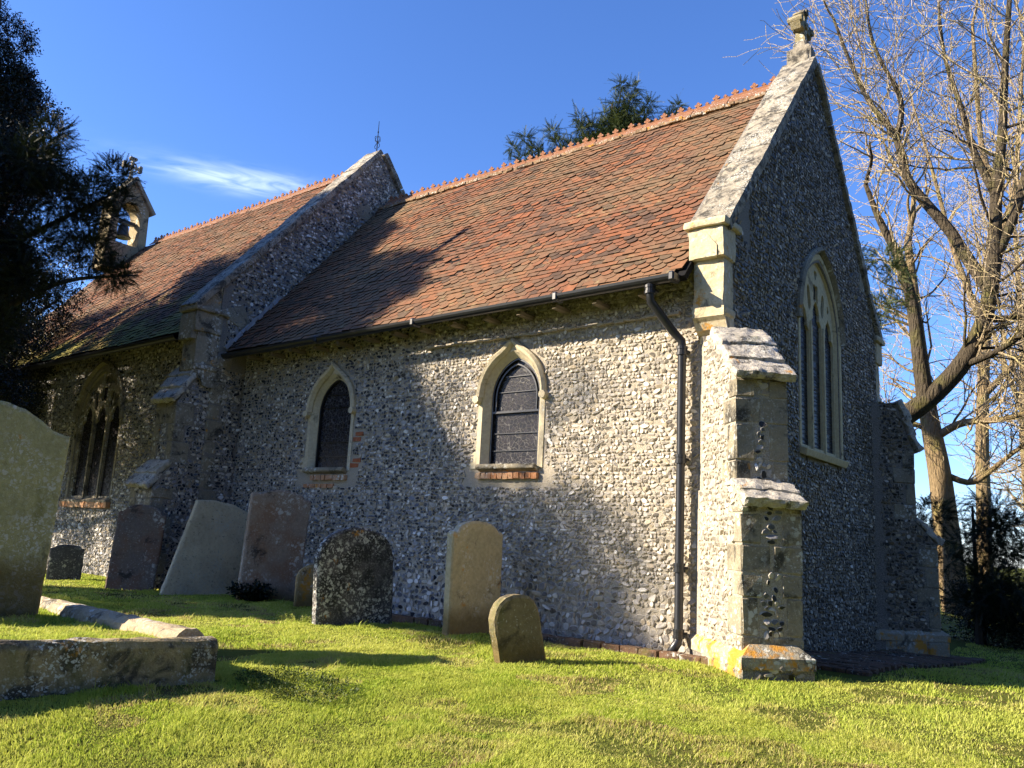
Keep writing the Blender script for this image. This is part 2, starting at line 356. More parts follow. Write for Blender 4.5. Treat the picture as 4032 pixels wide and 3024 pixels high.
# one flint: rim sunk in the mortar, raised shoulder, flat knapped face
def flint_tpl():
    a = np.arange(7)*2*pi/7; ring = lambda r, z: np.stack([r*np.cos(a), r*np.sin(a), np.full(7, z)], 1)
    V = np.vstack([ring(1, -.3), ring(.86, .75), ring(.6, 1.0), [[0, 0, .92]]]); F = []
    for q in (0, 7):
        for i in range(7):
            j = (i+1) % 7; F += [(q+i, q+j, q+7+j), (q+i, q+7+j, q+7+i)]
    F += [(14+i, 14+(i+1) % 7, 21) for i in range(7)]
    return V, np.array(F), np.array([0.]*7+[.3]*7+[.95]*7+[1.])
FV, FF, FK = flint_tpl()
def flints(geo, org, u, v, n, u0, u1, v0, v1, mask, w=.078, hgt=.056, mat=1, relief=.012, gap=1.04, bigbase=None, seed=1):
    r = np.random.default_rng(seed); org, u, v, n = (np.array(a, float) for a in (org, u, v, n)); C = []; z = v0
    while z < v1:
        hh = hgt*r.uniform(.78, 1.28)
        if bigbase is not None and z < bigbase: hh *= 1.45
        x = u0+r.uniform(-w, 0)
        while x < u1:
            ww = w*r.choice([.45, .65, .85, 1.05, 1.35, 1.9], p=[.18, .22, .22, .19, .13, .06])*(1.3 if bigbase is not None and z < bigbase else 1)
            C.append((x+ww/2, z+hh/2+r.uniform(-.22, .22)*hh, ww*.5, hh*.5*r.uniform(.7, 1.3))); x += ww
        z += hh
    C = np.array(C); keep = mask(C[:, 0], C[:, 1]); C = C[keep & (r.random(len(C)) < .965)]; k = len(C)
    ang = r.normal(0, .3, k); ca, sa = np.cos(ang), np.sin(ang); su, sv = C[:, 2]*gap, C[:, 3]*gap; rl = relief*r.uniform(.45, 1.35, k)
    tx, ty = r.normal(0, .2, k), r.normal(0, .24, k)
    # per-vertex irregular outline
    jr = 1+r.normal(0, .17, (k, 7)); rep = np.concatenate([jr, jr, jr, np.ones((k, 1))], 1)
    lx = FV[None, :, 0]*rep; ly = FV[None, :, 1]*rep
    px = lx*su[:, None]; py = ly*sv[:, None]; pz = FV[None, :, 2]*rl[:, None]+(px*tx[:, None]+py*ty[:, None])*(FV[None, :, 2] > 0)
    qx = px*ca[:, None]-py*sa[:, None]+C[:, 0:1]; qy = px*sa[:, None]+py*ca[:, None]+C[:, 1:2]
    V = org+qx[..., None]*u+qy[..., None]*v+pz[..., None]*n; nn = len(FV)
    F = (FF[None]+(np.arange(k)*nn)[:, None, None]).reshape(-1, 3)
    geo.raw(V.reshape(-1, 3), F, mat, np.repeat(r.random(k), nn), np.tile(FK, k))
def smooth(t, a, b): t = np.clip((t-a)/(b-a), 0, 1); return t*t*(3-2*t)
KERB = [(-1.82, -4.66), (-4.9, -4.42), (-5.05, -5.75), (-2.12, -5.95)]
def inkerb(x, y): return (y < -4.70-(x+1.82)*.078) & (x < -1.9+.24*(y+4.66)*1.0) & (x > -5.0) & (y > -6.4)
def gz(x, y):
    """height of the churchyard ground"""
    x = np.asarray(x, float); y = np.asarray(y, float); s = (x-3.47)*-.623+(y+8)*.782
    z = -.5+.5*smooth(s, -.5, 7.6)+.06*smooth(-x, 3, 8)*smooth(-y, -.5, .8)
    z -= .32*smooth(y, 0, 6.0)*smooth(x, -1.5, .8)
    z -= .13*smooth(y, -.60, -.44)*smooth(x, -8.9, -8.5)*smooth(-x, -.2, -.05)
    z += .10*np.exp(-((x+1.9)**2+(y+5.7)**2)/1.6)
    z += .018*np.sin(x*1.7+y*.6)*np.sin(y*1.3-x*.4)
    return z
# ================================================================== GROUND
def m_soil():
    t = NT("lawn_soil"); n1 = t.noise(.9, 4); n2 = t.noise(30, 4); n3 = t.noise(4.5, 5, .65)
    c = t.mix(n1, (.075, .095, .018), (.12, .125, .025)); c = t.mix(t.ramp(n3, [(.56, 0.0), (.68, .8)]), c, (.11, .075, .035)); c = t.mix(.5, c, t.mix(n2, (.05, .05, .05), (.9, .9, .85)), 'OVERLAY')
    t.bump(n2, 1.0, .03); return t.done(c, .95, .05)
SOIL = m_soil()
def ground():
    xs = np.concatenate([-np.geomspace(400, 14, 14), np.linspace(-13.6, 6.4, 101), np.geomspace(7, 400, 14)])
    ys = np.concatenate([-np.geomspace(400, 11, 12), np.linspace(-10.6, 8.4, 96), np.geomspace(9, 500, 14)])
    XX, YY = np.meshgrid(xs, ys, indexing='ij'); V = np.stack([XX, YY, gz(XX, YY)], -1).reshape(-1, 3); a, b = len(xs), len(ys)
    i, j = np.meshgrid(np.arange(a-1), np.arange(b-1), indexing='ij'); i = i.ravel(); j = j.ravel(); q = lambda p, r: p*b+r
    F = np.concatenate([np.stack([q(i, j), q(i+1, j), q(i+1, j+1)], 1), np.stack([q(i, j), q(i+1, j+1), q(i, j+1)], 1)])
    g = Geo(); g.raw(V, F); o = g.build("lawn", SOIL, smooth=True); o['kind'] = 'structure'
    # raised turf inside the kerbed grave
    g = Geo(); n = 14; P = [(-1.84, -4.66), (-4.96, -4.42), (-5.04, -6.3), (-2.12, -6.5)]
    V = []
    for a_ in np.linspace(0, 1, n):
        for b_ in np.linspace(0, 1, n):
            x = (P[0][0]*(1-b_)+P[3][0]*b_)*(1-a_)+(P[1][0]*(1-b_)+P[2][0]*b_)*a_; y = (P[0][1]*(1-b_)+P[3][1]*b_)*(1-a_)+(P[1][1]*(1-b_)+P[2][1]*b_)*a_
            V.append((x, y, zin(x, y)))
    F = []
    for a_ in range(n-1):
        for b_ in range(n-1):
            p = a_*n+b_; F += [(p, p+n, p+n+1), (p, p+n+1, p+1)]
    g.raw(V, F); o = g.build("grave_turf", SOIL, smooth=True); o['kind'] = 'structure'
def zin(x, y): return .225+.012*np.sin(np.asarray(x)*2.1)+.02*smooth(-np.asarray(y), 4.7, 5.8)
ground()
# ================================================================== CHURCH
church = thing("church", "flint walled village church with red clay tiled roofs and pale stone dressings", "church", (0, 0, 0))
AX = 2.77                       # chancel axis
def roofz(y): return 7.60-1.17*(AX-y)
RB = [(-3.2, -.5)]
# ---- south wall of the chancel
g = Geo(); SW = [(-2.90, .385, 1.92, 2.83, .50), (-6.35, .385, 1.92, 2.83, .50)]
g.plate([(-8.7, -.6), (-.004, -.6), (-.004, 4.15), (-8.7, 4.15)], [arch(c, a+.1, z0, zs, h+.1) for c, a, z0, zs, h in SW], (0, 0, 0), X, Z, Y, 0, .6, 0)
bricks = [(-5.70, 2.42, 1), (-5.72, 2.04, 1)]
def ms(x, z):
    k = (x < -.36)
    for c, a, z0, zs, h in SW:
        k &= ~inarch(x, z, c, .565, 1.74, zs+.02, .72); k &= ~((np.abs(x-c+.0) < .68) & (z > 1.68) & (z < 1.96))
    for bx, bz, nb in bricks: k &= ~((np.abs(x-bx) < .15) & (np.abs(z-bz) < .09)) if nb else True
    return k
flints(g, (0, 0, 0), X, Z, -Y, -8.7, -.36, -.1, 4.1, ms, w=.061, hgt=.043, bigbase=.62, seed=3, relief=.0155)
for bx, bz, nb in bricks:
    for k in range(nb*2): g.box((bx+random.uniform(-.03, .03), .02, bz-.045+.075*k), (X, Y, Z), (.085, .03, .028), 2, .006)
g.build("chancel_south_wall".replace("_south", ""), [MORTAR, FLINT, BRICK], church)
# ---- east gable wall
g = Geo(); YN = 5.54
def copez(y): return 7.92-1.185*abs(y-AX)
EW = (2.86, .74, 2.36, 3.96, .98)
g.plate([(.05, -.9), (YN, -.9), (YN, copez(YN)-.1), (AX, 7.80), (.05, copez(0.05)-.1)], [arch(EW[0], EW[1]+.02, *EW[2:])], (0, 0, 0), Y, Z, -X, 0, .55, 0)
def me(y, z): return (y > .06) & (y < YN-.06) & (z < copez(y)-.16) & ~inarch(y, z, EW[0], EW[1]+.15, EW[2]-.14, EW[3], EW[4]+.18) & ~((y < .5) & (z > 4.2) & (z > 4.25-(y-.5)*1.2)) & ~((np.abs(y-4.85) < .14) & (np.abs(z-5.2) < .16))
flints(g, (0, 0, 0), Y, Z, X, 0, YN, -.6, 7.7, me, w=.062, hgt=.044, seed=5, relief=.0155)
g.plate([(4.72, 5.08), (5.0, 5.04), (4.96, 5.2), (4.76, 5.36)], [], (0, 0, 0), Y, Z, X, -.02, .012, 2)
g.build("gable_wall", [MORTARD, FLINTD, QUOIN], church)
# north and west closing walls (keep the inside dark)
g = Geo(); g.box((-4.35, YN-.3, 1.4), (X, Y, Z), (4.3, .298, 2.3), 0); g.build("rear_wall", [MORTARD], church)
# ---- windows of the chancel
def pointed_window(cx, name="window"):
    a, z0, zs, h = .385, 1.92, 2.83, .50; pr = Geo()
    path = arch(cx, a, z0, zs, h, 10)
    # stone surround: flat face, splayed reveal (offset is to the left of travel = inwards, so negative goes outwards)
    pr.sweep(path, [(-.14, .035), (-.14, -.012), (-.075, -.012), (0, .075), (0, .25), (-.14, .25)], (0, 0, 0), X, Z, Y)
    for zz, wd in ((1.96, .10),):       # long and short jamb blocks
        for s in (-1,):
            if wd > .06: pr.box((cx+s*(a+.135+wd/2), .012, zz+.06), (X, Y, Z), (wd/2, .022, .11), 0, .004, bev=.006)
    f = pr.build(name, [DRESS], church)
    hd = Geo(); c2 = arch(cx, .485, 2.83, 2.83, .60, 10, False)
    for i in range(len(c2)):                                       # ogee tip
        d = abs(c2[i][0]-cx)
        if d < .16: c2[i] = (c2[i][0], c2[i][1]+.075*(1-d/.16)**1.6)
    hd.sweep(c2, [(-.065, .02), (-.065, -.05), (-.035, -.085), (.0, -.07), (.035, -.02), (.035, .02)], (0, 0, 0), X, Z, Y)
    for s in (-1, 1):
        px = cx+s*.525; hd.tube([(px, .02, 2.80), (px, -.09, 2.80)], [.062, .05], 9)
    hd.build("hood_mould", [DRESS], f)
    gl = Geo(); gl.plate(arch(cx, a+.03, z0-.02, zs, h+.03, 10), [], (0, 0, 0), X, Z, Y, .13, .142, 0); gl.build("leaded_glass", [GLASS], f)
    fr = Geo(); fr.sweep(arch(cx, a, z0+.01, zs, h, 10), [(0, .085), (.022, .085), (.022, .12), (0, .12)], (0, 0, 0), X, Z, Y)
    bars = (2.64,) if cx > -4 else ()
    for zz in bars: fr.box((cx, .10, zz), (X, Y, Z), (a, .014, .013))
    for zz in (2.15, 2.37, 2.9, 3.1): fr.box((cx, .118, zz), (X, Y, Z), (a*(1 if zz < 2.85 else .9 if zz < 3 else .6), .006, .005))
    if cx > -4: fr.sweep(arch(cx, a*.86, 2.65, zs, h*.86, 10), [(0, .09), (.018, .09), (.018, .125), (0, .125)], (0, 0, 0), X, Z, Y)
    fr.build("window_frame", [BLACK], f)
    sl = Geo(); sl.box((cx, .07, 1.885), (X, Y*.94-Z*.34, Z*.94+Y*.34), (.46, .17, .03), 0, .005, bev=.008); sl.build("sill", [QUOIN], f)
    bk = Geo()
    for k in range(11):
        if k in (0, 1) and cx < -4: continue
        bk.box((cx-.44+k*.088, -.01+random.uniform(-.008, .008), 1.82), (X, Y, Z), (.038, .05, .036), 0, .006)
    if cx < -4:
        for k in range(5): bk.box((cx-.42+k*.14, .0, 1.70), (X, Y, Z), (.062, .03, .028), 0, .006)
    bk.build("brick_sill", [BRICKO], f)
def m_glass(name, lead=(.085, .085, .09), scale=19, spec=.22):
    t = NT(name); vec = t.map((1, .01, 1))
    d = t.vor(scale, 'DISTANCE_TO_EDGE', vec=vec); r = t.vor(scale, 'F1', 'Color', vec=vec)
    ring = t.vor(2.9, 'F1', vec=t.map((1, .01, 1), (.12, 0, .1)), rand=.15); rr = t.math('ABSOLUTE', t.math('SUBTRACT', ring, .13))
    e = t.math('MAXIMUM', t.ramp(d, [(.025, 1.0), (.06, 0.0)]), t.ramp(rr, [(.008, 1.0), (.016, 0.0)]))
    gx = t.n("ShaderNodeTexWave", Scale=22.0, wave_type='BANDS', bands_direction='X'); t.t.links.new(vec, gx.inputs['Vector'])
    gy = t.n("ShaderNodeTexWave", Scale=22.0, wave_type='BANDS', bands_direction='Z'); t.t.links.new(vec, gy.inputs['Vector'])
    wire = t.math('MAXIMUM', t.ramp(gx.outputs['Fac'], [(.9, 0.0), (.97, .35)]), t.ramp(gy.outputs['Fac'], [(.9, 0.0), (.97, .35)]))
    c = t.mix(t.math('MAXIMUM', e, wire), t.mix(r, (.004, .004, .006), (.02, .016, .02)), lead)
    t.bump(t.math('ADD', e, t.math('MULTIPLY', t.noise(30, 2), .5)), .5, .01); return t.done(c, t.ramp(e, [(0, .25), (1, .6)]), spec)
GLASS = m_glass("leaded_dark_glass")
BRICKO = m_stone("rusty_brick", (.46, .17, .06), (.5, .36, .24), white=.15, dark=.12, orange=.2, bump=.6)
pointed_window(-2.90); pointed_window(-6.35)
# ---- traceried windows (east window of the chancel and south window of the nave)
def cusp_light(c, hw, z0, zs, h):
    """a light with an ogee cusped head"""
    P = [(c+hw, z0), (c+hw, zs)]
    P += [(c+hw*.98, zs+h*.22), (c+hw*.62, zs+h*.36), (c+hw*.66, zs+h*.58), (c+hw*.40, zs+h*.82), (c+hw*.12, zs+h*.93), (c, zs+h*1.05)]
    return P+[(2*c-x, z) for x, z in reversed(P[:-1])]
def lobes(c, z, r, n=4, rot=0.0, k=.32, sx=1.0):
    P = []
    for i in range(28):
        t = 2*pi*i/28; q = r*(1-k*(.5-.5*cos(n*(t+rot)))); P.append((c+sx*q*cos(t), z+q*sin(t)))
    return P
def tracery_holes(c, a, z0, zs, h, lowheads):
    w = 2*a/3; hw = w/2-.045; H = []
    for i in (-1, 0, 1): H.append(cusp_light(c+i*w, hw, z0+.05, zs-.12+(0 if i else lowheads), .40*w/.48))
    for i in (-1, 1):
        H.append(lobes(c+i*w*.55, zs+h*.44, w*.36, 2, pi/2+i*.35, .5, .6))
        H.append(lobes(c+i*w*1.0, zs+h*.44, w*.13, 3, .3, .3, .7))
    H.append(lobes(c, zs+h*.55, w*.33, 4, pi/4, .34, .72)); H.append(lobes(c, zs+h*.83, w*.15, 3, pi/2, .3, .8))
    return H
def tracery(name, c, a, z0, zs, h, org, u, n, parent, stone, lowheads):
    """n points out of the wall"""
    n = np.array(n); g = Geo(); path = arch(c, a, z0, zs, h, 12)
    g.plate(arch(c, a+.01, z0, zs, h+.01, 12), tracery_holes(c, a, z0, zs, h, lowheads), org, u, Z, n, -.10, -.05, 0)
    sgn = 1
    g.sweep(path, [(-.11, -.04), (-.11, .012), (-.045, .012), (.012, -.045), (.012, -.3), (-.11, -.3)], org, u, Z, n)
    for i in (-1, 1):                                              # mullions stand proud of the plate
        q = c+i*a/3; g.plate([(q-.026, z0), (q+.026, z0), (q+.026, zs+.02), (q, zs+.12), (q-.026, zs+.02)], [], org, u, Z, n, -.05, -.025)
    f = g.build(name, [stone], parent)
    h2 = Geo(); h2.sweep(arch(c, a+.13, zs, zs, h+.16, 12, False), [(-.05, -.02), (-.05, .05), (.0, .075), (.035, .02), (.035, -.02)], org, u, Z, n); h2.build("hood_mould", [QUOIN], f)
    gl = Geo(); gl.plate(arch(c, a, z0, zs, h, 12), [], org, u, Z, n, -.115, -.085); gl.build("leaded_glass", [GLASS2], f)
    s2 = Geo(); o = np.array(org, float); u = np.array(u); s2.box(o+u*c+Z*(z0-.03)+n*-.05, (u, n*.94-Z*.34, Z*.94+n*.34), (a+.1, .14, .045), 0, .004, bev=.01); s2.build("sill", [stone], f)
    return f
GLASS2 = m_glass("old_leaded_glass", (.04, .04, .04), 14, .08)
EST = m_stone("east_window_stone", (.62, .53, .33), (.55, .47, .3), dark=.04, bump=.2)
tracery("window", *EW, (0, 0, 0), Y, X, church, EST, .16)
# ---- roof tiles
def tiles(geo, org, u, v, n, L, S, gauge=.094, tw=.16, edge=None, seed=1):
    """plain tiles with bands of club-ended tiles; u along the eaves, v up the slope"""
    r = np.random.default_rng(seed); org, u, v, n = (np.array(a, float) for a in (org, u, v, n)); rows = int(S/gauge)+1
    def tpl(club):
        w, l, t = tw/2-.003, .19, (.027 if club else .019)
        tail = [(-w, .075), (-w*.92, .038), (-w*.66, .006), (-w*.3, -.012), (0, -.017), (w*.3, -.012), (w*.66, .006), (w*.92, .038), (w, .075)] if club else [(-w, 0), (w, 0)]
        P = [(-w, l)]+tail+[(w, l)]; k = len(P)
        V = np.array([(p[0], p[1], .0) for p in P]+[(p[0], p[1], -t) for p in P])
        F = [(0, i, i+1) for i in range(1, k-1)]+[q for i in range(k-1) for q in ((i, i+k, i+1+k), (i, i+1+k, i+1))]; return V, np.array(F), [0]*(k-2)+[1]*(2*(k-1))
    for club in (0, 1):
        TV, TF, TM = tpl(club); Ts = []; A = []
        for j in range(rows):
            if ((j % 7) in (2, 3, 4)) != bool(club): continue
            off = (j % 2)*tw/2
            for i in range(-1, int(L/tw)+2):
                x = off+i*tw+r.uniform(-.004, .004)
                if x < tw*.3 or x > L-tw*.3: continue
                if edge is not None and not edge(x, j*gauge): continue
                Ts.append((x, j*gauge+r.normal(0, .003), r.normal(.033, .0035)+sag(x, j*gauge)))
                A.append((r.normal(0, .014), r.normal(.115 if club else .095, .012), r.normal(0, .014)))
        Ts = np.array(Ts); A = np.array(A); k = len(Ts); M0 = np.zeros((k, 3, 3))
        M0[:, 0, 0] = M0[:, 1, 1] = M0[:, 2, 2] = 1; M0[:, 0, 1] = -A[:, 0]; M0[:, 1, 0] = A[:, 0]; M0[:, 2, 1] = -A[:, 1]; M0[:, 2, 0] = A[:, 2]
        B = np.stack([u, v, n], 1); geo.bulk(TV, TF, np.einsum('ij,kjl->kil', B, M0), org+Ts@B.T, np.tile(TM, k)*2, r.random(k))
def sag(x, s): return .018*sin(x*.9+.7)*sin(s*.8)+.010*sin(x*2.3+s*1.7)
cs, sn = 1/sqrt(1+1.17**2), 1.17/sqrt(1+1.17**2)
VS = np.array([0, cs, sn]); NS = np.array([0, -sn, cs])
XW, XE = -8.70, -.34; EY = -.42
g = Geo(); E0 = np.array([XW, EY, roofz(EY)]); SL = (AX-EY)/cs
g.poly([E0, E0+X*(XE-XW), E0+X*(XE-XW)+VS*SL, E0+VS*SL, E0-NS*.07, E0+X*(XE-XW)-NS*.07, E0+X*(XE-XW)+VS*SL-NS*.07, E0+VS*SL-NS*.07], [(0, 1, 2, 3), (4, 7, 6, 5), (0, 4, 5, 1), (3, 2, 6, 7), (0, 3, 7, 4), (1, 5, 6, 2)], 1)
tiles(g, E0, X, VS, NS, XE-XW, SL-.05, seed=11)
VN = np.array([0, -cs, sn]); NN = np.array([0, sn, cs]); E1 = np.array([XW, 2*AX-EY, roofz(EY)])
g.poly([E1, E1+X*(XE-XW), E1+X*(XE-XW)+VN*SL, E1+VN*SL], [(0, 1, 2, 3)], 0)
chroof = g.build("chancel_roof", [TILE, DARKIN, TEDGE], church)
def ridge_unit(big):
    """saddle tile with a cresting ornament"""
    g = Geo(); L = .146
    for s in (-1, 1): g.poly([(-L, 0, .045), (L, 0, .045), (L, s*.115, -.085), (-L, s*.115, -.085), (-L, 0, .02), (L, 0, .02), (L, s*.115, -.11), (-L, s*.115, -.11)], [(0, 1, 2, 3), (3, 2, 6, 7), (0, 3, 7, 4), (1, 5, 6, 2)])
    big_o = [(.0, 0), (.03, 0), (.022, .035), (.055, .03), (.078, .052), (.072, .078), (.045, .086), (.03, .078), (.036, .10), (.018, .128), (0, .136)]
    for cx, sc in ((-.07, 1.0), (.076, .55)):
        h = [(cx+x*sc*.74, .03+.036+z*sc*.66) for x, z in big_o]; h2 = [(2*cx-x, z) for x, z in reversed(h[1:-1])]; g.plate(h+h2, [], (0, 0, 0), X, Z, Y, -.013, .013)
    g.plate([(-L, .0), (L, 0), (L, .058), (.11, .068), (.03, .06), (0, .055), (-.03, .068), (-.12, .066), (-L, .058)], [], (0, 0, 0), X, Z, Y, -.016, .016)
    return g
ru = None
def ridge_run(x0, x1, y, z, roof, slope):
    global ru
    k = int((x1-x0)/.294)
    for i in range(k):
        if ru is None: o = ridge_unit(True).build("ridge_tile", [RIDGE], roof); ru = o
        else: o = ru.copy(); scene.collection.objects.link(o); o.parent = roof
        xx = x1-.15-i*.294
        o.location = (xx, y+random.uniform(-.008, .008), z+.035*sin((xx-x0)/(x1-x0)*pi)*-1+random.uniform(-.006, .006)+(.03 if xx > -1.5 else 0)); o.rotation_euler = (random.uniform(-.03, .03), random.uniform(-.02, .02), random.uniform(-.02, .02))
ridge_run(XW, XE, AX, roofz(AX)+.05, chroof, 1.17)
def bedding(x0, x1, y, z, roof):
    g = Geo(); r = np.random.default_rng(int(-x0*10)); x = x0
    while x < x1:
        l = r.uniform(.04, .12); g.box((x+l/2, y-.135+r.normal(0, .006), z-.125+r.normal(0, .006)), (X, Y, Z), (l*.55, .022+r.uniform(0, .015), .018+r.uniform(0, .01)), 0, .006); x += l
    g.build("ridge_bedding", [BEDM], roof)
BEDM = m_stone("ridge_mortar", (.28, .19, .115), (.2, .13, .075), white=.36, dark=.2, orange=.22, spot=26)
bedding(XW, XE-.05, AX, roofz(AX)+.05-.02, chroof)
# lead soaker and flashing at the two ends
g = Geo(); a_ = E0+NS*.03; 
for k in range(14):
    t0 = .03+k*.105; g.box(E0+X*.055+VS*(t0+.05)+NS*(.085+.012*sin(k*2.1)), (X, VS, NS), (.012+.004*sin(k*1.7), .056, .03), 0, .01)
g.build("lead_flashing", [LEAD], chroof)
# ---- gutter, rafter ends, downpipe
g = Geo(); gp = []
for k in range(9):
    t = pi+pi*k/8; gp.append((.074*cos(t), .074*sin(t)))
gp += [(.064*cos(pi+pi*k/8), .064*sin(pi+pi*k/8)) for k in range(8, -1, -1)]
def gut(x0, x1, y, z, dz):
    V = [(x, y+p[0], z+(dz*(x1-x)/(x1-x0))+p[1]) for x in (x0, x1) for p in gp]; n = len(gp)
    g.poly(V, [(i, (i+1) % n, n+(i+1) % n, n+i) for i in range(n)]+[tuple(range(n)), tuple(range(n, 2*n))])
gut(-8.6, -.40, EY-.075, 3.865, -.05); gut_o = g.build("gutter", [BLACK], church)
g0 = None
for xx in (-.42, -1.9, -4.2, -6.2):
    if g0 is None: g = Geo(); g.box((0, 0, 0), (X, Y, Z), (.035, .083, .052), 0, 0, bev=.016); g0 = o = g.build("gutter_joint", [BLACK], gut_o)
    else: o = g0.copy(); scene.collection.objects.link(o); o.parent = gut_o
    o.location = (xx, EY-.075, 3.835-.006*(-.4-xx))
rr_ = None
for k in range(14):
    x_ = -.95-k*.56
    if rr_ is None:
        g = Geo(); g.box((0, -.14, 0), (X, Y, Z), (.034, .15, .028), 0, .004, bev=.008); rr_ = o = g.build("rafter_end", [WOOD], church)
    else: o = rr_.copy(); scene.collection.objects.link(o); o.parent = church
    o.location = (x_+random.uniform(-.03, .03), random.uniform(-.02, .03), 3.79+random.uniform(-.015, .015))
PX, PY = -.505, -.125
g = Geo(); g.tube([(-.70, EY-.075, 3.84), (-.70, EY-.075, 3.70), (-.70, EY-.06, 3.62), (-.58, -.2, 3.34), (PX, PY-.01, 3.24), (PX, PY, 3.14), (PX, PY, .20), (PX, PY-.02, .12), (PX-.02, PY-.12, .03)], .046, 14)
dp = g.build("downpipe", [BLACK], church, smooth=True)
g0 = None
for (x_, y_, z_) in ((-.70, EY-.075, 3.74), (PX, PY, 3.13), (PX, PY, 1.97), (PX, PY, .86), (PX, PY, .21)):
    if g0 is None:
        g = Geo()
        for dz in (-.032, .032): g.tube([(0, 0, dz-.014), (0, 0, dz+.014)], .061, 14)
        g.tube([(0, 0, -.04), (0, 0, .04)], .054, 14); g.box((0, .05, 0), (X, Y, Z), (.05, .055, .012)); g0 = o = g.build("pipe_collar", [BLACK], dp)
    else: o = g0.copy(); scene.collection.objects.link(o); o.parent = dp
    o.location = (x_, y_, z_)
g = Geo()                                                            # thin broken ledge in the mortar material, just below the eaves
r_ = np.random.default_rng(4); px_ = -4.4
while px_ < -.62:
    l_ = r_.uniform(.05, .17); g.box((px_+l_/2, -.01, 3.585-.01*(px_+.5)*0+r_.uniform(-.008, .008)-.004), (X, Y, Z), (l_*.48, .05+r_.uniform(0, .02), .012), 0, .008); px_ += l_
g.build("mortar_ledge", [MORTAR], church)
# ---- coping, kneeler and cross of the east gable
def coping(name, y0, z0, y1, z1, x0, x1, th, nst, parent, mat):
    d = np.array([0, y1-y0, z1-z0]); L = np.linalg.norm(d); d /= L; n = np.cross(X, d); n = n if n[2] > 0 else -n; g = Geo()
    for k in range(nst):
        a, b = L*k/nst, L*(k+1)/nst
        g.rbox(np.array([(x0+x1)/2, y0, z0])+d*(a+b)/2+n*(th/2+random.uniform(-.005, .005)), (X, d, n), ((x1-x0)/2+random.uniform(-.006, .006), (b-a)/2-.003, th/2), 0, .005, .06, .02)
    return g.build(name, [mat], parent)
coping("coping", -.14, copez(-.14)-.10, AX, copez(AX)-.1, -.40, .07, .13, 5, church, COPE)
coping("coping", YN+.14, copez(-.14)-.10, AX, copez(AX)-.1, -.40, .07, .13, 5, church, COPE)
def kneeler(x0, x1, yf, zt, sgn, parent, mat, yw):
    """corbelled gable springer; yf is its outer face, yw the wall face"""
    g = Geo(); xc, hw = (x0+x1)/2, (x1-x0)/2; q = lambda ya, yb, za, zb, e=0, bv=.012: g.rbox((xc, (ya+yb)/2, (za+zb)/2), (X, Y, Z), (hw+e, abs(yb-ya)/2, (zb-za)/2), 0, .005, .035, bv)
    yb = yw-sgn*.05
    q(yf+sgn*.05, yb-sgn*.10, zt-.085, zt, .045, .02)
    q(yf, yb, zt-.42, zt-.088); q(yf-sgn*.07, yb, zt-.95, zt-.418, -.03)
    o = g.build("kneeler", [mat], parent); g = Geo()
    pts = [(0, 0), (.0, .10), (.05, .14), (.09, .22), (.17, .26), (.19, .34), (.28, .36), (.28, 0)]
    V = [(x, yf-sgn*(.06+p[0]) if i < 7 else yb, zt-.95-p[1]) for x in (xc-hw+.02, xc+hw-.02) for i, p in enumerate(pts[:7])]; n = 7
    V += [(xc-hw+.02, yb, zt-.95), (xc-hw+.02, yb, zt-1.31), (xc+hw-.02, yb, zt-.95), (xc+hw-.02, yb, zt-1.31)]
    F = [(i, i+1, n+i+1, n+i) for i in range(n-1)]+[tuple(range(n))+(15, 14), tuple(range(n, 2*n))+(17, 16)]; g.poly(V, F)
    q2 = g.box((xc, (yf-sgn*.08+yb)/2, zt-1.0), (X, Y, Z), (hw, abs(yb-yf+sgn*.08)/2, .05), 0, .004, bev=.02)
    g.build("corbel", [mat], o); g = Geo()
    # shallow carved trefoil arch on the outer face
    g.plate([(xc-hw+.07, zt-.42), (xc-hw+.07, zt-.30), (xc-hw+.12, zt-.24), (xc-.05, zt-.2), (xc, zt-.13), (xc+.05, zt-.2), (xc+hw-.12, zt-.24), (xc+hw-.07, zt-.30), (xc+hw-.07, zt-.42)], [], (0, yf, 0), X, Z, np.array([0, sgn, 0]), -.005, .006); g.build("carved_panel", [mat], o)
    return o
kneeler(-.37, .025, -.27, 4.50, -1, church, KNEEL, 0)
kneeler(-.37, .03, YN+.27, 4.50, 1, church, KNEEL, YN)
g = Geo()
for k, (hx, hy, hz, zc) in enumerate([(.17, .14, .17, 7.93), (.10, .08, .09, 8.14)]): g.box((-.16, AX, zc), (X, Y, Z), (hx, hy, hz), 0, .012, bev=.03)
gc = g.build("gable_cross", [COPE], church); g = Geo()
def cross_shape(s, z):
    lob = lambda cx, cz, r: [(cx+r*cos(t), cz+r*sin(t)) for t in np.linspace(0, 2*pi, 13)[:-1]]
    return lob
MOSSY = m_stone("mossy_stone", (.34, .29, .17), (.25, .22, .13), white=.3, dark=.25, orange=.2, moss=.35, bump=1.0)
zc = 8.45
g.plate([(-.05, zc-.3), (.05, zc-.3), (.04, zc-.06), (.16, zc-.05), (.2, zc-.11), (.25, zc-.02), (.25, zc+.06), (.19, zc+.11), (.15, zc+.05), (.05, zc+.07), (.05, zc+.15), (.10, zc+.19), (.05, zc+.25), (-.05, zc+.25), (-.10, zc+.19), (-.05, zc+.15), (-.05, zc+.07), (-.15, zc+.05), (-.19, zc+.11), (-.25, zc+.06), (-.25, zc-.02), (-.2, zc-.11), (-.16, zc-.05), (-.04, zc-.06)], [], (-.16, AX, 0), Y, Z, X, -.07, .07)
for (dy, dz) in ((-.22, .02), (.22, .02), (0, .22), (0, 0)): g.tube([(-.26, AX+dy, zc+dz), (-.06, AX+dy, zc+dz)], [.05, .05], 8)
g.build("cross_head", [MOSSY], gc)
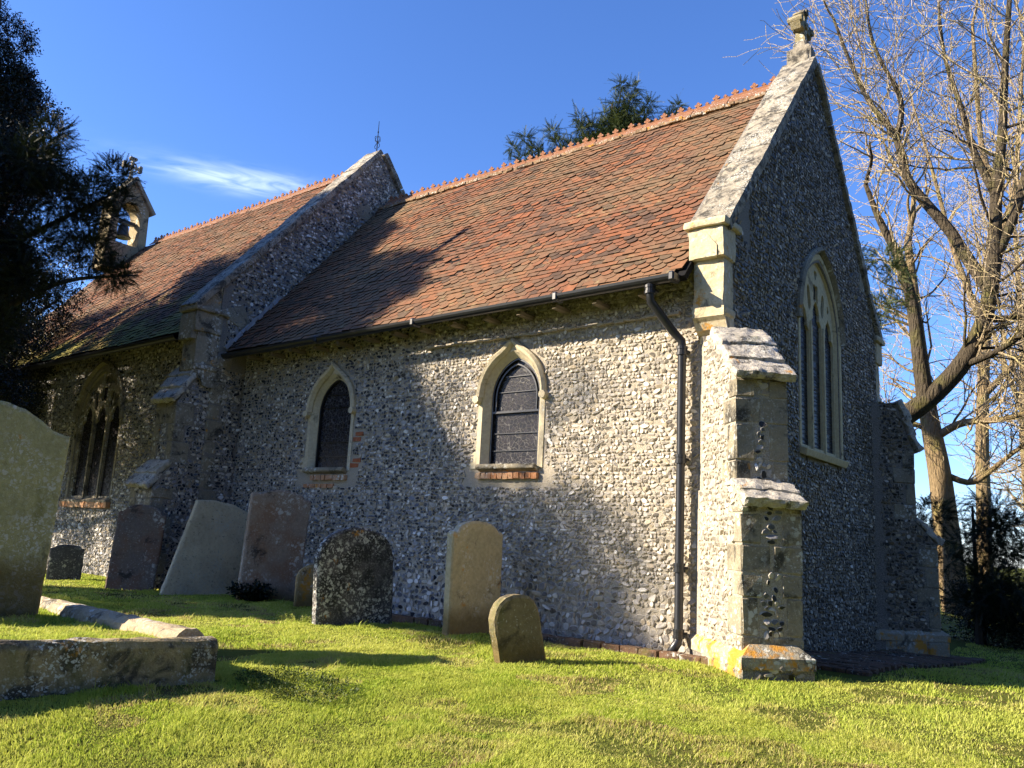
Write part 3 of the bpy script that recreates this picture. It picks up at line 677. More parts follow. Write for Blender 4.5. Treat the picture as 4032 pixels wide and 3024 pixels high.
# ---- buttresses
def buttress(corner, d, zb, stages, plinth, label=None, fmat=FLINT, mmat=MORTAR, seed=1, quoins=True, W1=.30, ztop=3.2, endflint=True):
    """d: outward unit direction; stages: (outer reach, z from, z to); slabs slope between them"""
    c = np.array([*corner, 0.]); d = np.array([*d, 0.]); b = np.array([-d[1], d[0], 0.]); g = Geo(); rr = np.random.default_rng(seed)
    for i, (o, z0, z1) in enumerate(stages):
        hw = W1-.022*i; g.box(c+d*(o-.5)/2+Z*(z0+z1)/2, (d, b, Z), ((o+.5)/2, hw, (z1-z0)/2), 0)
        zz = z0; row = 0; qm = []
        while zz < z1-.05:
            h = min(rr.uniform(.2, .36), z1-zz); lo = row % 2 == 0; full = (row % 3 == 1 and i == 0) or (i == 1 and row % 3 == 2)
            for s in (-1, 1):
                la, lb = (.34, .15) if lo else (.19, .19)
                if full and endflint: lb = hw-.002
                la *= rr.uniform(.85, 1.1)
                g.box(c+d*(o-la/2+.008)+b*s*(hw-lb/2+.010)+Z*(zz+h/2), (d, b, Z), (la/2, lb/2, h/2-.004), 2, .008, bev=.012); qm.append((s, zz, zz+h, la, lb))
            zz += h; row += 1
        def mk_side(s):
            def f(a, z):
                k = (z > z0) & (z < z1)
                for (s2, za, zb2, la, lb) in qm:
                    if s2 == s: k &= ~((z > za) & (z < zb2) & (a > o-la-.02))
                return k & (a < o-.03)
            return f
        def mk_end(a, z):
            k = (np.abs(a) < hw-.03)
            for (s2, za, zb2, la, lb) in qm: k &= ~((z > za) & (z < zb2) & (s2*a > hw-lb-.02))
            return k
        for s in (-1, 1): flints(g, c+b*s*hw, d, Z, b*s, -.1, o, z0, z1, mk_side(s), w=.066, hgt=.047, seed=seed*10+i*3+s)
        if endflint: flints(g, c+d*o, b, Z, d, -hw, hw, z0, z1, mk_end, w=.075, hgt=.055, seed=seed*10+i*3+9, mat=3)
    B = g.build("buttress", [mmat, fmat, QUOIN, FLINTP], church)
    for i in range(len(stages)):
        o, z0, z1 = stages[i]
        if i+1 < len(stages): o2, zt = stages[i+1][0], stages[i+1][1]+.01; n = 2
        else: o2, zt = .18, ztop; n = 3
        g = Geo(); o1 = o+.05; L = np.array([o1-o2, z1-zt])
        for s in (-1, 1): flints(g, c+b*s*(W1-.025*i-.004), d, Z, b*s, -.1, o, z1-.02, zt, lambda a, z, o=o, o2=o2, z1=z1, zt=zt: a < o-(z-z1)/(zt-z1)*(o-o2)-.06, w=.066, hgt=.047, seed=seed*10+i+50, mat=2)
        g.plate([(-.45, z1-.05), (o-.012, z1-.05), (o-.012, z1), (o2-.012, zt), (-.45, zt)], [], c, d, Z, b, -W1+.025*i+.004, W1-.025*i-.004, 1)
        for k in range(n):
            t0, t1 = k/n, (k+1)/n; ax_ = d*L[0]+Z*L[1]; ll = np.linalg.norm(ax_); ax_ = ax_/ll; nn_ = np.cross(b, ax_); nn_ = nn_ if nn_[2] > 0 else -nn_
            p = c+d*o2+Z*zt+ax_*ll*(t0+t1)/2
            # each slab laps over the one below
            tl = .13; a2 = ax_*cos(tl)+nn_*sin(tl); n2 = nn_*cos(tl)-ax_*sin(tl)
            g.rbox(p+nn_*.025, (a2, b, n2), (ll/n/2+.035, W1+.02+rr.uniform(-.012, .012), .048), 0, .011, .03, .022)
        ww = g.build("weathering", [WEATH, mmat, fmat], B)
        if i == 0 and seed == 1:
            g2 = Geo(); q = c+d*(o1-.02-L[0]*.42)+Z*(z1-L[1]*.40)
            for k in range(26):
                e = rr.uniform(-.5, .8)*.3; g2.box(q+b*(e+.1)*.6+d*rr.uniform(-.02, .03)+Z*rr.uniform(.0, .02), (d, b, Z), rr.uniform(.015, .035, 3), 0, .012)
            g2.build("moss", [MOSS], ww)
    if plinth:
        o, hw, zt = plinth; g = Geo(); r2 = rr
        g.box(c+d*(o-.5)/2+Z*(zb+zt-.1)/2, (d, b, Z), ((o+.5)/2, hw, (zt-.1-zb)/2), 1)
        n = 0
        for s in (-1, 1):
            for k in range(3): g.box(c+d*(o-.17-.33*k)+b*s*(hw-.05)+Z*(zb+zt-.12)/2, (d, b, Z), (.16, .07, (zt-.12-zb)/2), 0, .012, bev=.02)
        cap = [(-.35, -hw), (o, -hw), (o, hw), (-.35, hw)]; ins = .11; V = []
        for (zz, e) in ((zt-.115, .015), (zt-.02, .015), (zt+.085, -ins)):
            for (a, bb) in ((-.35, -1), (o, -1), (o, 1), (-.35, 1)): V.append(c+d*(a+(e if a > 0 else 0))+b*bb*(hw+e)+Z*zz)
        V = np.array(V); F = [(i, (i+1) % 4, 4+(i+1) % 4, 4+i) for i in range(4)]+[(4+i, 4+(i+1) % 4, 8+(i+1) % 4, 8+i) for i in range(4)]+[(8, 9, 10, 11)]
        g.poly(V, F, 0); flints(g, c+d*o, b, Z, d, -hw+.1, hw-.1, zb, zt-.13, lambda a, z: a > -9, w=.09, hgt=.06, seed=seed+77, mat=2)
        g.build("plinth", [PLINTH, MORTARD, FLINTD], B)
    return B
MOSS = m_plain("moss_cushion", (.12, .12, .015), .95, .05, .5, 60)
q_ = sqrt(.5)
BSE = buttress((0, 0), (q_, -q_), -.35, [(.945, -.3, 1.46), (.74, 1.64, 2.66)], (1.06, .318, .19), seed=1, ztop=3.24, W1=.272)
BNE = buttress((0, YN), (q_, q_), -.8, [(.70, -.6, 1.3), (.40, 1.62, 2.70)], (.80, .345, .02), seed=2, fmat=FLINTD, mmat=MORTARD, ztop=3.4)
# ================================================================== NAVE
NX0, NY, NAX = -18.6, -.6, 2.6
NXE = -8.70
def nroofz(y): return 8.43-1.2*(NAX-y)
def ncope(y): return 8.78-1.16*abs(y-NAX)
g = Geo(); NW = (-12.44, .80, 1.42, 2.88, .98)
g.plate([(NX0, -.9), (NXE-.02, -.9), (NXE-.02, 4.4), (NX0, 4.4)], [arch(NW[0], NW[1]+.02, *NW[2:])], (0, NY, 0), X, Z, Y, 0, .6, 0)
flints(g, (0, NY, 0), X, Z, -Y, -18.55, NXE-.02, -.3, 4.35, lambda x, z: ~inarch(x, z, NW[0], NW[1]+.14, NW[2]-.16, NW[3], NW[4]+.17) & ~((x > -9.0) & (z < 3.6)), w=.074, hgt=.05, seed=8, relief=.015)
# quoins of the south-east corner of the nave
zz = -.3; k = 0
while zz < 3.6:
    h = random.uniform(.22, .36); la, lb = (.33, .2) if k % 2 else (.2, .33)
    g.box((NXE-la/2+.008, NY+lb/2-.008, zz+h/2), (X, Y, Z), (la/2, lb/2, h/2-.005), 2, .01, bev=.015); zz += h; k += 1
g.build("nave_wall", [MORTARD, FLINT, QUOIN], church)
g = Geo(); NYN = 2*NAX-NY
def nearch(y): return 1
g.plate([(NY+.01, -.9), (NYN, -.9), (NYN, ncope(NYN)-.1), (NAX, ncope(NAX)-.1), (NY+.01, ncope(NY)-.1)], [], (NXE, 0, 0), Y, Z, -X, 0, .5, 0)
g.plate([(NY-.46, 4.0), (NY+.012, 4.0), (NY+.012, ncope(NY)-.11), (NY-.46, ncope(NY-.46)-.12)], [], (NXE-.02, 0, 0), Y, Z, -X, 0, .38, 2)
flints(g, (NXE, 0, 0), Y, Z, X, NY+.2, NYN, .0, 8.7, lambda y, z: (z < ncope(y)-.14) & (z > np.where(y > -.42, roofz(y)-.1, -1)) | ((y < -.03) & (z < 3.6) & (y > NY+.22)), w=.072, hgt=.05, seed=9, relief=.015)
g.plate([(-.72, 4.52), (-.2, 4.75), (-.12, 4.62), (-.02, 4.28), (-.4, 4.42)], [], (NXE, 0, 0), Y, Z, X, -.02, .022, 2)
g.plate([(1.95, 7.3), (2.5, 7.62), (2.45, 7.2), (2.2, 7.15)], [], (NXE, 0, 0), Y, Z, X, -.02, .018, 2)
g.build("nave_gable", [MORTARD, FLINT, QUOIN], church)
coping("coping", NY-.42, ncope(NY-.42)-.1, NAX, ncope(NAX)-.1, NXE-.42, NXE+.08, .12, 7, church, COPE)
coping("coping", NYN+.42, ncope(NY-.42)-.1, NAX, ncope(NAX)-.1, NXE-.42, NXE+.08, .12, 7, church, COPE)
kneeler(NXE-.42, NXE+.04, NY-.44, 4.55, -1, church, QUOIN, NY)
tracery("window", *NW, (0, NY, 0), X, -Y, church, QUOIN, .0)
g = Geo()
for k in range(9): g.box((NW[0]-.82+k*.205, NY-.02, NW[2]-.12), (X, Y, Z), (.095, .07, .05), 0, .008)
g.build("brick_sill", [BRICKO], church)
ncs = 1/sqrt(1+1.2**2); nsn = 1.2*ncs; VS2 = np.array([0, ncs, nsn]); NS2 = np.array([0, -nsn, ncs]); NEY = -.98
g = Geo(); N0 = np.array([NX0, NEY, nroofz(NEY)]); NL = (NXE-.40)-NX0; NSL = (NAX-NEY)/ncs
g.poly([N0, N0+X*NL, N0+X*NL+VS2*NSL, N0+VS2*NSL, N0-NS2*.07, N0+X*NL-NS2*.07, N0+X*NL+VS2*NSL-NS2*.07, N0+VS2*NSL-NS2*.07], [(0, 1, 2, 3), (4, 7, 6, 5), (0, 4, 5, 1), (3, 2, 6, 7), (0, 3, 7, 4), (1, 5, 6, 2)], 1)
tiles(g, N0, X, VS2, NS2, NL, NSL-.05, seed=12)
N1 = np.array([NX0, 2*NAX-NEY, nroofz(NEY)]); VN2 = np.array([0, -ncs, nsn]); g.poly([N1, N1+X*NL, N1+X*NL+VN2*NSL, N1+VN2*NSL], [(0, 1, 2, 3)], 0)
nroof = g.build("nave_roof", [TILEM, DARKIN, TEDGE], church)
ridge_run(NX0+.9, NXE-.4, NAX, nroofz(NAX)+.05, nroof, 1.2)
g = Geo(); gut(NX0, NXE-.45, NEY-.075, nroofz(NEY)-.05, -.04); g.build("gutter", [BLACK], church)
g = Geo(); g.plate([(NY, -.9), (NYN, -.9), (NYN, 4.2), (NAX, 8.3), (NY, 4.2)], [], (NX0, 0, 0), Y, Z, -X, 0, .4, 0); g.build("rear_gable", [MORTARD], church)
# nave buttress pointing south at the east end
buttress((NXE-.33, NY), (0, -1), -.4, [(.78, -.3, 1.58), (.54, 1.96, 2.95)], None, seed=4, fmat=FLINT, mmat=MORTARD, ztop=3.62, W1=.31)
# finial
g = Geo(); fx, fy, fz = NXE-.17, NAX, ncope(NAX)-.02
g.tube([(fx, fy, fz), (fx, fy, fz+.72)], [.014, .006], 6)
for k in range(8):
    a_ = k*pi/4 if k < 4 else (k-4)*pi/2
    s_ = [(fx+.075*sin(t*1.0)*cos(a_*2), fy+.075*sin(t)*sin(a_*2), fz+.20+.05*t*(1 if k < 4 else -1)+.04) for t in np.linspace(0, 2.6, 8)]; g.tube(s_, .007, 4)
for zz in (.36, .46): g.tube([(fx, fy, fz+zz), (fx, fy, fz+zz+.03)], .016, 6)
g.build("finial", [BLACK], church)
# bellcote
BY, BX = 2.10, -18.4
g = Geo(); g.plate([(BY-.55, 7.6), (BY+.55, 7.6), (BY+.5, 9.5), (BY, 10.15), (BY-.5, 9.5)], [arch(BY, .30, 8.35, 9.2, .36, 8)], (BX, 0, 0), Y, Z, X, -.3, .3, 0)
BST = m_stone("bellcote_stone", (.36, .29, .17), (.28, .23, .14), white=.15, dark=.15, bump=.5)
bc = g.build("bellcote", [BST], church); g = Geo()
for s in (-1, 1):
    p0 = np.array([BX, BY+s*.62, 9.38]); p1 = np.array([BX, BY-s*.04, 10.27]); dd = (p1-p0); l_ = np.linalg.norm(dd); dd /= l_; nn_ = np.cross(X, dd); nn_ = nn_ if nn_[2] > 0 else -nn_
    g.box((p0+p1)/2, (X, dd, nn_), (.40, l_/2, .045), 0, .006, bev=.01)
g.build("bellcote_roof", [QUOIN], bc); g = Geo()
prof = [(.04, .36), (.10, .34), (.13, .28), (.145, .16), (.18, .05), (.225, 0), (.215, -.02)]
for i in range(len(prof)-1): g.tube([(BX, BY, 8.62+prof[i][1]), (BX, BY, 8.62+prof[i+1][1])], [prof[i][0], prof[i+1][0]], 16)
g.box((BX, BY, 9.05), (X, Y, Z), (.06, .28, .05)); g.build("bell", [BRONZE], bc); g = Geo()
zc = 10.66; arm = lambda cx, cz: [(cx+.06*cos(t), cz+.06*sin(t)) for t in np.linspace(0, 2*pi, 9)[:-1]]
g.tube([(BX, BY, 10.15), (BX, BY, 10.42)], [.12, .05], 8)
for (u0, w0, u1, w1) in ((0, 10.4, 0, zc+.2), (-.2, zc, .2, zc)): g.box((BX, BY+(u0+u1)/2, (w0+w1)/2), (X, Y, Z), (.04, abs(u1-u0)/2+.03, abs(w1-w0)/2+.03))
for (dy, dz) in ((-.23, 0), (.23, 0), (0, .24)):
    for (ey, ez) in ((0, 0), (.06*(dz != 0), .06*(dy != 0)), (-.06*(dz != 0), -.06*(dy != 0))): g.tube([(BX-.045, BY+dy+ey, zc+dz+ez), (BX+.045, BY+dy+ey, zc+dz+ez)], .05, 8)
for k in range(4):
    a_ = pi/4+k*pi/2; g.tube([(BX, BY+.13*cos(a_+t), zc+.13*sin(a_+t)) for t in np.linspace(-.5, .5, 5)], .022, 5)
g.build("bellcote_cross", [QUOIN], bc)
# ---- brick drain along the foot of the walls
g = Geo(); r_ = np.random.default_rng(21); x_ = -8.0
while x_ < .1:
    for row in range(3):
        y_ = -.10-.115*row; g.box((x_+r_.uniform(-.01, .01), y_-.055, -.030+.016*row+.02*(row == 2)+r_.uniform(-.006, .006)), (X, Y, Z), (.105, .052, .04), 0, .006, bev=.008, rnd=r_.random())
    x_ += .222
for yy in np.arange(.3, 6.2, .112):
    for row in range(5):
        x_ = .12+.22*row+(.11 if int(round(yy/.112)) % 2 else 0); g.box((x_, yy, gz(x_, yy)+.0+r_.uniform(-.006, .006)), (X, Y, Z), (.105, .052, .04), 0, .006, bev=.008, rnd=r_.random())
BRD = m_stone("mossy_brick_paving", (.17, .095, .06), (.11, .08, .055), white=.1, dark=.3, moss=.3, bump=.7)
o = g.build("brick_paving", [BRD]); o['kind'] = 'structure'
# ================================================================== GRAVES
def headstone(label, base, ax, wd, ht, th, prof, mat, lean=0.0, tip=0.0, group="headstones beside the church", name="headstone", sink=.25, foot=None):
    """upright slab: ax = unit direction of its width (south to north), lean tilts it along its width, tip leans it back"""
    u = np.array([ax[0], ax[1], 0.]); u /= np.linalg.norm(u); n = np.array([u[1], -u[0], 0.])       # n = inscribed face, about east
    p = np.array([base[0], base[1], float(gz(*base)) if len(base) < 3 else base[2]]); up = Z+u*lean-n*tip; up /= np.linalg.norm(up); u2 = u-up*(u@up); u2 /= np.linalg.norm(u2); n2 = np.cross(u2, up)
    n2 = n2 if n2@n > 0 else -n2
    out = [(-wd/2, -sink), (wd/2, -sink)]+[(x*wd/2, z*ht) for x, z in prof]
    r = np.random.default_rng(int(abs(p[0]*977+p[1]*131)*10)); den = []
    for i in range(len(out)):                                     # break the outline up a little
        a, b = np.array(out[i]), np.array(out[(i+1) % len(out)]); k = max(1, int(np.linalg.norm(b-a)/.05))
        for j in range(k): den.append(tuple(a+(b-a)*j/k+r.normal(0, .0022, 2)))
    g = Geo(); m = len(den); c = np.mean(den, 0); e = .012
    ins = [tuple(c+(np.array(q)-c)*(1-e*2.2/max(.2, np.linalg.norm(np.array(q)-c)))) for q in den]
    g.plate(ins, [], p, u2, up, n2, -th/2, th/2)
    q = lambda pts, d: [p+a*u2+b*up+n2*d for a, b in pts]
    V = q(ins, -th/2+.0004)+q(den, -th/2+e)+q(den, th/2-e)+q(ins, th/2-.0004)
    g.poly(V, [(k*m+i, k*m+(i+1) % m, (k+1)*m+(i+1) % m, (k+1)*m+i) for k in range(3) for i in range(m)])
    o = g.build(name, [mat]); return tag(recenter(o, tuple(p)), label, name.replace("_", ""), group)
R0 = [(1, .86)]+[(cos(t), .86+.14*sin(t)) for t in np.linspace(.15, pi-.15, 11)]+[(-1, .86)]
RT = [(1, .70)]+[(.98*cos(t), .70+.30*sin(t)) for t in np.linspace(.05, pi-.05, 15)]+[(-1, .70)]
SH = [(1, .88), (.93, .90), (.85, .895), (.78, .915)]+[(.76*cos(t), .915+.085*sin(t)) for t in np.linspace(.1, pi-.1, 9)]+[(-.78, .915), (-.85, .895), (-.93, .90), (-1, .88)]
BIG = [(1, .875), (.93, .872), (.80, .89), (.62, .935), (.42, .975), (.18, .995), (-.18, .995), (-.42, .975), (-.62, .935), (-.80, .89), (-.93, .872), (-1, .875)]
FT = [(1, .62), (.97, .72), (.86, .84), (.66, .93), (.35, .985), (0, 1), (-.35, .985), (-.66, .93), (-.86, .84), (-.97, .72), (-1, .62)]
SL = lambda *a, **k: m_stone(*a, **k)
headstone("large pale green-grey headstone with sloping shoulders at the head of the kerbed grave", (-4.25, -5.42, .2), (.12, 1), 1.38, 1.80, .12, BIG, SL("pale_lichened_stone", (.46, .43, .22), (.36, .34, .19), white=.62, dark=.05, orange=.05, moss=.2, basez=.5, spot=20, bump=1.2), lean=.03)
headstone("low dark grey headstone against the wall below the traceried nave window", (-10.6, -1.65), (.4, .9), .5, .56, .09, SH, SL("sooty_stone", (.12, .125, .14), (.09, .09, .1), white=.2, dark=.3))
headstone("brown headstone with a round head and small shoulders beside the nave buttress", (-8.55, -1.62), (.6, .8), .66, 1.24, .10, SH, SL("brown_shade_stone", (.20, .155, .12), (.15, .14, .14), white=.25, dark=.15, tint=(.2, .11, .07)), lean=.05)
headstone("blank buff headstone leaning strongly towards the right", (-7.75, -.98), (.22, .97), 1.08, 1.36, .11, [(1, .88), (.8, .93), (.45, .975), (0, 1), (-.5, .985), (-1, .93)], SL("buff_pecked_stone", (.80, .70, .50), (.52, .45, .31), white=.2, dark=.1, bump=2.0, ds=30, spot=40), lean=.27)
headstone("tall reddish brown headstone with white lichen spots between the leaning stone and the dark stone", (-6.42, -.76), (.28, .96), .86, 1.52, .11, [(1, .915), (.9, .935), (.8, .93), (.66, .965), (.3, .995), (-.1, 1), (-.5, .98), (-.72, .95), (-.82, .955), (-.95, .95), (-1, .93)], SL("red_brown_stone", (.36, .29, .22), (.29, .24, .2), white=.42, dark=.1, tint=(.30, .18, .11), basez=.15, spot=15), lean=.035)
headstone("small ochre footstone half hidden behind the dark lichened headstone", (-5.62, -.62), (.4, .9), .5, .56, .09, RT, SL("ochre_footstone", (.38, .27, .12), (.3, .24, .14), white=.15, dark=.15, orange=.3, basez=.2), name="footstone", lean=.0)
headstone("black round-topped headstone blotched with white and orange lichen", (-3.98, -1.35), (.25, .97), .96, 1.10, .12, RT, SL("black_lichened_stone", (.13, .12, .115), (.09, .09, .1), white=.66, dark=.55, orange=.16, spot=17, bump=1.0), lean=-.06)
headstone("upright yellow-grey headstone with an orange-stained edge near the wall", (-2.78, -.66), (.12, .99), .78, 1.24, .11, SH, SL("yellow_grey_stone", (.50, .43, .27), (.42, .38, .25), white=.22, dark=.06, orange=.12, basez=.28, spot=20), lean=-.015)
headstone("little mossy round-headed footstone tilting left in front of the chancel wall", (-1.12, -1.92), (.36, .93), .46, .59, .13, FT, SL("mossy_footstone", (.23, .19, .11), (.16, .14, .085), white=.12, dark=.3, moss=.35, basez=.2), lean=-.24, name="footstone")
kg = thing("grave_kerb", "long weathered stone kerb around a raised grassy grave", "grave kerb", (-3.3, -5.2, 0))
KST = SL("kerb_stone", (.36, .29, .16), (.27, .22, .14), white=.3, dark=.48, orange=.12, moss=.18, bump=1.0, spot=34, ds=6)
KS2 = SL("rounded_kerb_stone", (.46, .37, .25), (.36, .30, .21), white=.3, dark=.26, orange=.12, bump=.9)
def kerbrun(name, a, b, wd, z0, z1, mat, rnd_top):
    a, b = np.array(a, float), np.array(b, float); d = b-a; L = np.linalg.norm(d); d /= L; s = np.cross(d, Z); s /= np.linalg.norm(s); g = Geo(); k = 26; r = np.random.default_rng(5)
    prof = [(-wd/2, z0), (-wd/2, z1-.05), (-wd/2+.015, z1-.012), (-wd/2+.04, z1), (wd/2-.04, z1), (wd/2-.015, z1-.012), (wd/2, z1-.05), (wd/2, z0)] if not rnd_top else [(-wd/2, z0)]+[(-wd/2*cos(t), z1-.085+.085*sin(t)) for t in np.linspace(0, pi, 9)]+[(wd/2, z0)]
    m = len(prof); V = [a+d*L*i/k+s*(x+r.normal(0, .004))+Z*(z+r.normal(0, .004)) for i in range(k+1) for x, z in prof]
    g.poly(V, [(i*m+j, i*m+(j+1) % m, (i+1)*m+(j+1) % m, (i+1)*m+j) for i in range(k) for j in range(m)]+[tuple(range(m)), tuple(range(k*m, k*m+m))]); return g.build(name, [mat], kg)
kerbrun("end_kerb", (-1.80, -4.55, 0), (-2.16, -6.6, .05), .16, -.35, .285, KST, False)
kerbrun("side_kerb", (-2.2, -6.5, .05), (-5.1, -6.28, .0), .2, -.4, .32, KS2, True)
kerbrun("head_kerb", (-4.98, -4.38, -.02), (-5.06, -6.32, 0), .16, -.4, .285, KST, False)
kerbrun("side_kerb", (-1.95, -4.64, 0), (-4.95, -4.40, -.02), .23, -.3, .335, KS2, True)
# ================================================================== PLANTS
def spray_tpl(L=.32, n=13, ll=.052, lw=.015, droop=.25, seed=0):
    """a shoot carrying two ranks of needles, pointing along +x"""
    r = np.random.default_rng(seed); V = []; F = []
    for i in range(n):
        t = (i+.5)/n; x = L*t; z = -droop*L*t*t
        for s in (-1, 1):
            l = ll*(1.1-.6*t)*r.uniform(.8, 1.2); a = radians(58)*s+r.normal(0, .15); dx, dy, dz = l*cos(a), l*sin(a), r.normal(.1, .25)*l; k = len(V)
            px, py = -sin(a)*lw/2, cos(a)*lw/2; V += [(x-px, -py, z), (x+px, py, z), (x+dx, dy, z+dz)]; F.append((k, k+1, k+2))
    k = len(V); V += [(0, -.004, 0), (0, .004, 0), (L, 0, -droop*L)]; F.append((k, k+1, k+2)); return np.array(V), np.array(F)
def leafy_tpl(n=9, ll=.05, lw=.022, L=.22, seed=0):
    r = np.random.default_rng(seed); V = []; F = []
    for i in range(n):
        t = (i+.6)/n; p = np.array([L*t, r.normal(0, .012), r.normal(0, .012)]); d = r.normal(0, 1, 3); d[0] = abs(d[0])+.2; d /= np.linalg.norm(d); q = np.cross(d, r.normal(0, 1, 3)); q /= np.linalg.norm(q); l = ll*r.uniform(.7, 1.2); k = len(V)
        V += [p, p+d*l*.45+q*lw/2, p+d*l, p+d*l*.45-q*lw/2]; F += [(k, k+1, k+2), (k, k+2, k+3)]
    return np.array(V), np.array(F)
def frames(D, roll):
    D = D/(np.linalg.norm(D, axis=1)[:, None]+1e-9); ref = np.tile([0, 0, 1.], (len(D), 1)); ref[np.abs(D[:, 2]) > .95] = [1, 0, 0]
    S = np.cross(ref, D); S /= np.linalg.norm(S, axis=1)[:, None]; N = np.cross(D, S); c, s = np.cos(roll)[:, None], np.sin(roll)[:, None]
    return np.stack([D, S*c+N*s, N*c-S*s], 2)
DENS = 3.2
def foliage(g, clumps, density, tpls, seed=0, up=.25, scale=(.7, 1.25), shell=.35):
    """clumps: (centre, radii); shoots start inside the clump and point outwards"""
    r = np.random.default_rng(seed); Ps = []; Ds = []
    for c, rad in clumps:
        rad = np.array(rad if hasattr(rad, '__len__') else (rad, rad, rad), float); k = max(4, int(density*DENS*4.19*rad.prod()**(2/3)))
        d = r.normal(0, 1, (k, 3)); d /= np.linalg.norm(d, axis=1)[:, None]; q = r.uniform(shell, 1, k)**.6
        Ps.append(np.array(c)+d*q[:, None]*rad); dd = d+r.normal(0, .55, (k, 3)); dd[:, 2] += up; Ds.append(dd)
    P = np.concatenate(Ps); D = np.concatenate(Ds); w = r.integers(0, len(tpls), len(P))
    for i, (tv, tf) in enumerate(tpls):
        m = w == i; k = m.sum()
        if not k: continue
        M = frames(D[m], r.normal(0, .8, k))*r.uniform(*scale, k)[:, None, None]; g.bulk(tv, tf, M, P[m], 0, r.random(k))
YEW = m_leaf("yew_needles", [(0, (.008, .014, .006)), (.5, (.014, .024, .008)), (1, (.03, .042, .012))], .15)
YEWS = m_leaf("sun_painted_yew_needles", [(0, (.04, .062, .02)), (.5, (.07, .098, .03)), (1, (.12, .145, .04))], .2)  # lighter copy of the yew palette; sunlight is put into the colour
HOLM = m_leaf("dark_evergreen_leaf", [(0, (.005, .009, .004)), (.6, (.009, .016, .006)), (1, (.02, .03, .011))], .12, .4)
BARKD = m_plain("dark_bark", (.06, .05, .04), .9, .1, .4, 14)
def m_bark(name, a, b, c):
    t = NT(name); n1 = t.noise(3, 5, .65, vec=t.map((1, 1, .35))); n2 = t.noise(22, 4, .7, vec=t.map((1, 1, .25)))
    q = t.mix(n1, a, b); q = t.mix(t.ramp(t.noise(2.2, 4), [(.5, 0.0), (.68, .7)]), q, c); q = t.mix(.6, q, t.mix(n2, (.05, .05, .05), (.95, .93, .9)), 'OVERLAY'); t.bump(t.math('ADD', n2, t.vor(16, 'DISTANCE_TO_EDGE', vec=t.map((1, 1, .22)))), 1.0, .08); return t.done(q, .9, .1)
BARK = m_bark("ash_bark", (.31, .23, .13), (.20, .15, .09), (.26, .23, .08))
BARKSH = m_bark("shade_darkened_mossy_bark", (.07, .055, .04), (.10, .085, .06), (.13, .125, .04))  # bark colour darkened to carry the low limb's shade; olive patches are moss
TWIG = m_bark("pale_twig_bark", (.48, .40, .26), (.37, .29, .19), (.46, .40, .14))
SPR = [spray_tpl(seed=i, L=l, n=k) for i, (l, k) in enumerate([(.30, 13), (.38, 15), (.24, 11)])]
LEF = [leafy_tpl(seed=i) for i in range(3)]
def limb_tubes(g, pts, r0, r1, sides=8):
    pts = np.array(pts, float); k = len(pts); t = np.linspace(0, 1, k); tt = np.linspace(0, 1, k*4)
    Q = np.stack([np.interp(tt, t, pts[:, i]) for i in range(3)], 1)
    for _ in range(3): Q[1:-1] = Q[1:-1]*.5+(Q[:-2]+Q[2:])*.25
    g.tube(Q, r0+(r1-r0)*tt, sides); return Q
# ---- the dark evergreen at the left, and one more to the south-west that shades the wall
def evergreen(name, label, cat, base, trunk, clumps, dens, leaves, mat, seed, limbs=()):
    t = thing(name, label, cat, base); g = Geo(); limb_tubes(g, trunk, .28, .06, 9)
    for l in limbs: limb_tubes(g, l, .07, .012, 6)
    g.build("trunk", [BARKD], t, smooth=True); g = Geo()
    foliage(g, clumps, dens, leaves, seed); g.build("crown", [mat], t); return t
r_ = np.random.default_rng(17); CL = []
ZT = lambda p: np.interp(p, [-8, -6.6, -5.9, -5.3, -4.5, -4.05, -3.6, -3.15, -2.6, -2.2], [10.3, 10.4, 10.5, 9.9, 9.4, 8.8, 8.0, 6.8, 6.3, 6.1])
while len(CL) < 135:                                                   # tall ragged crown, mostly left of the frame
    p, s_, z, q = r_.uniform(-7.7, -2.3), r_.uniform(9.4, 13.4), r_.uniform(2.6, 11), r_.uniform(.4, .66)
    x, y = p*.6947-.7193*s_, -p*.7193-.6947*s_
    if z-.51*(s_-10.9)+.9*q > ZT(p)+r_.normal(0, .12): continue
    if .375*(x-3.47)+.927*(y+8)+.8*q > .02-.10*(z-1) or (y > -1.9): continue
    CL.append(((x, y, z), (q, q, q*.8)))
SIDE = [(x-.05, y-.15, z+.1, q) for x, y, z, q in [(-8.75, -3.5, 5.9, .42), (-8.62, -3.2, 5.45, .42), (-8.45, -2.85, 5.6, .30), (-8.36, -2.62, 5.95, .26), (-8.30, -2.50, 5.6, .22), (-8.5, -2.9, 5.05, .36), (-8.42, -2.75, 4.72, .33), (-8.3, -2.48, 4.45, .26), (-8.22, -2.33, 4.5, .17), (-8.7, -3.35, 4.7, .38), (-8.75, -3.45, 4.15, .3), (-8.58, -3.1, 4.1, .17), (-8.75, -3.6, 3.5, .25), (-8.85, -3.7, 3.2, .22), (-8.72, -3.38, 6.35, .26)]]+[(-8.44, -2.78, 5.40, .24)]
yw = evergreen("evergreen_tree", "tall dark evergreen tree at the left edge with drooping sprays over the nave", "tree", (-10.55, -4.05, 0), [(-10.55, -4.05, -.2), (-10.5, -4.0, 3), (-10.6, -4.1, 6), (-10.5, -4.0, 9.8)], CL, 300, LEF, HOLM, 3,
    [[(-10.5, -4.0, 4.6), (-9.6, -3.6, 4.9), (-8.8, -3.3, 5.2), (-8.35, -2.6, 5.9)], [(-10.5, -4.0, 3.6), (-9.4, -3.6, 3.9), (-8.7, -3.1, 4.4), (-8.2, -2.3, 4.6)]])
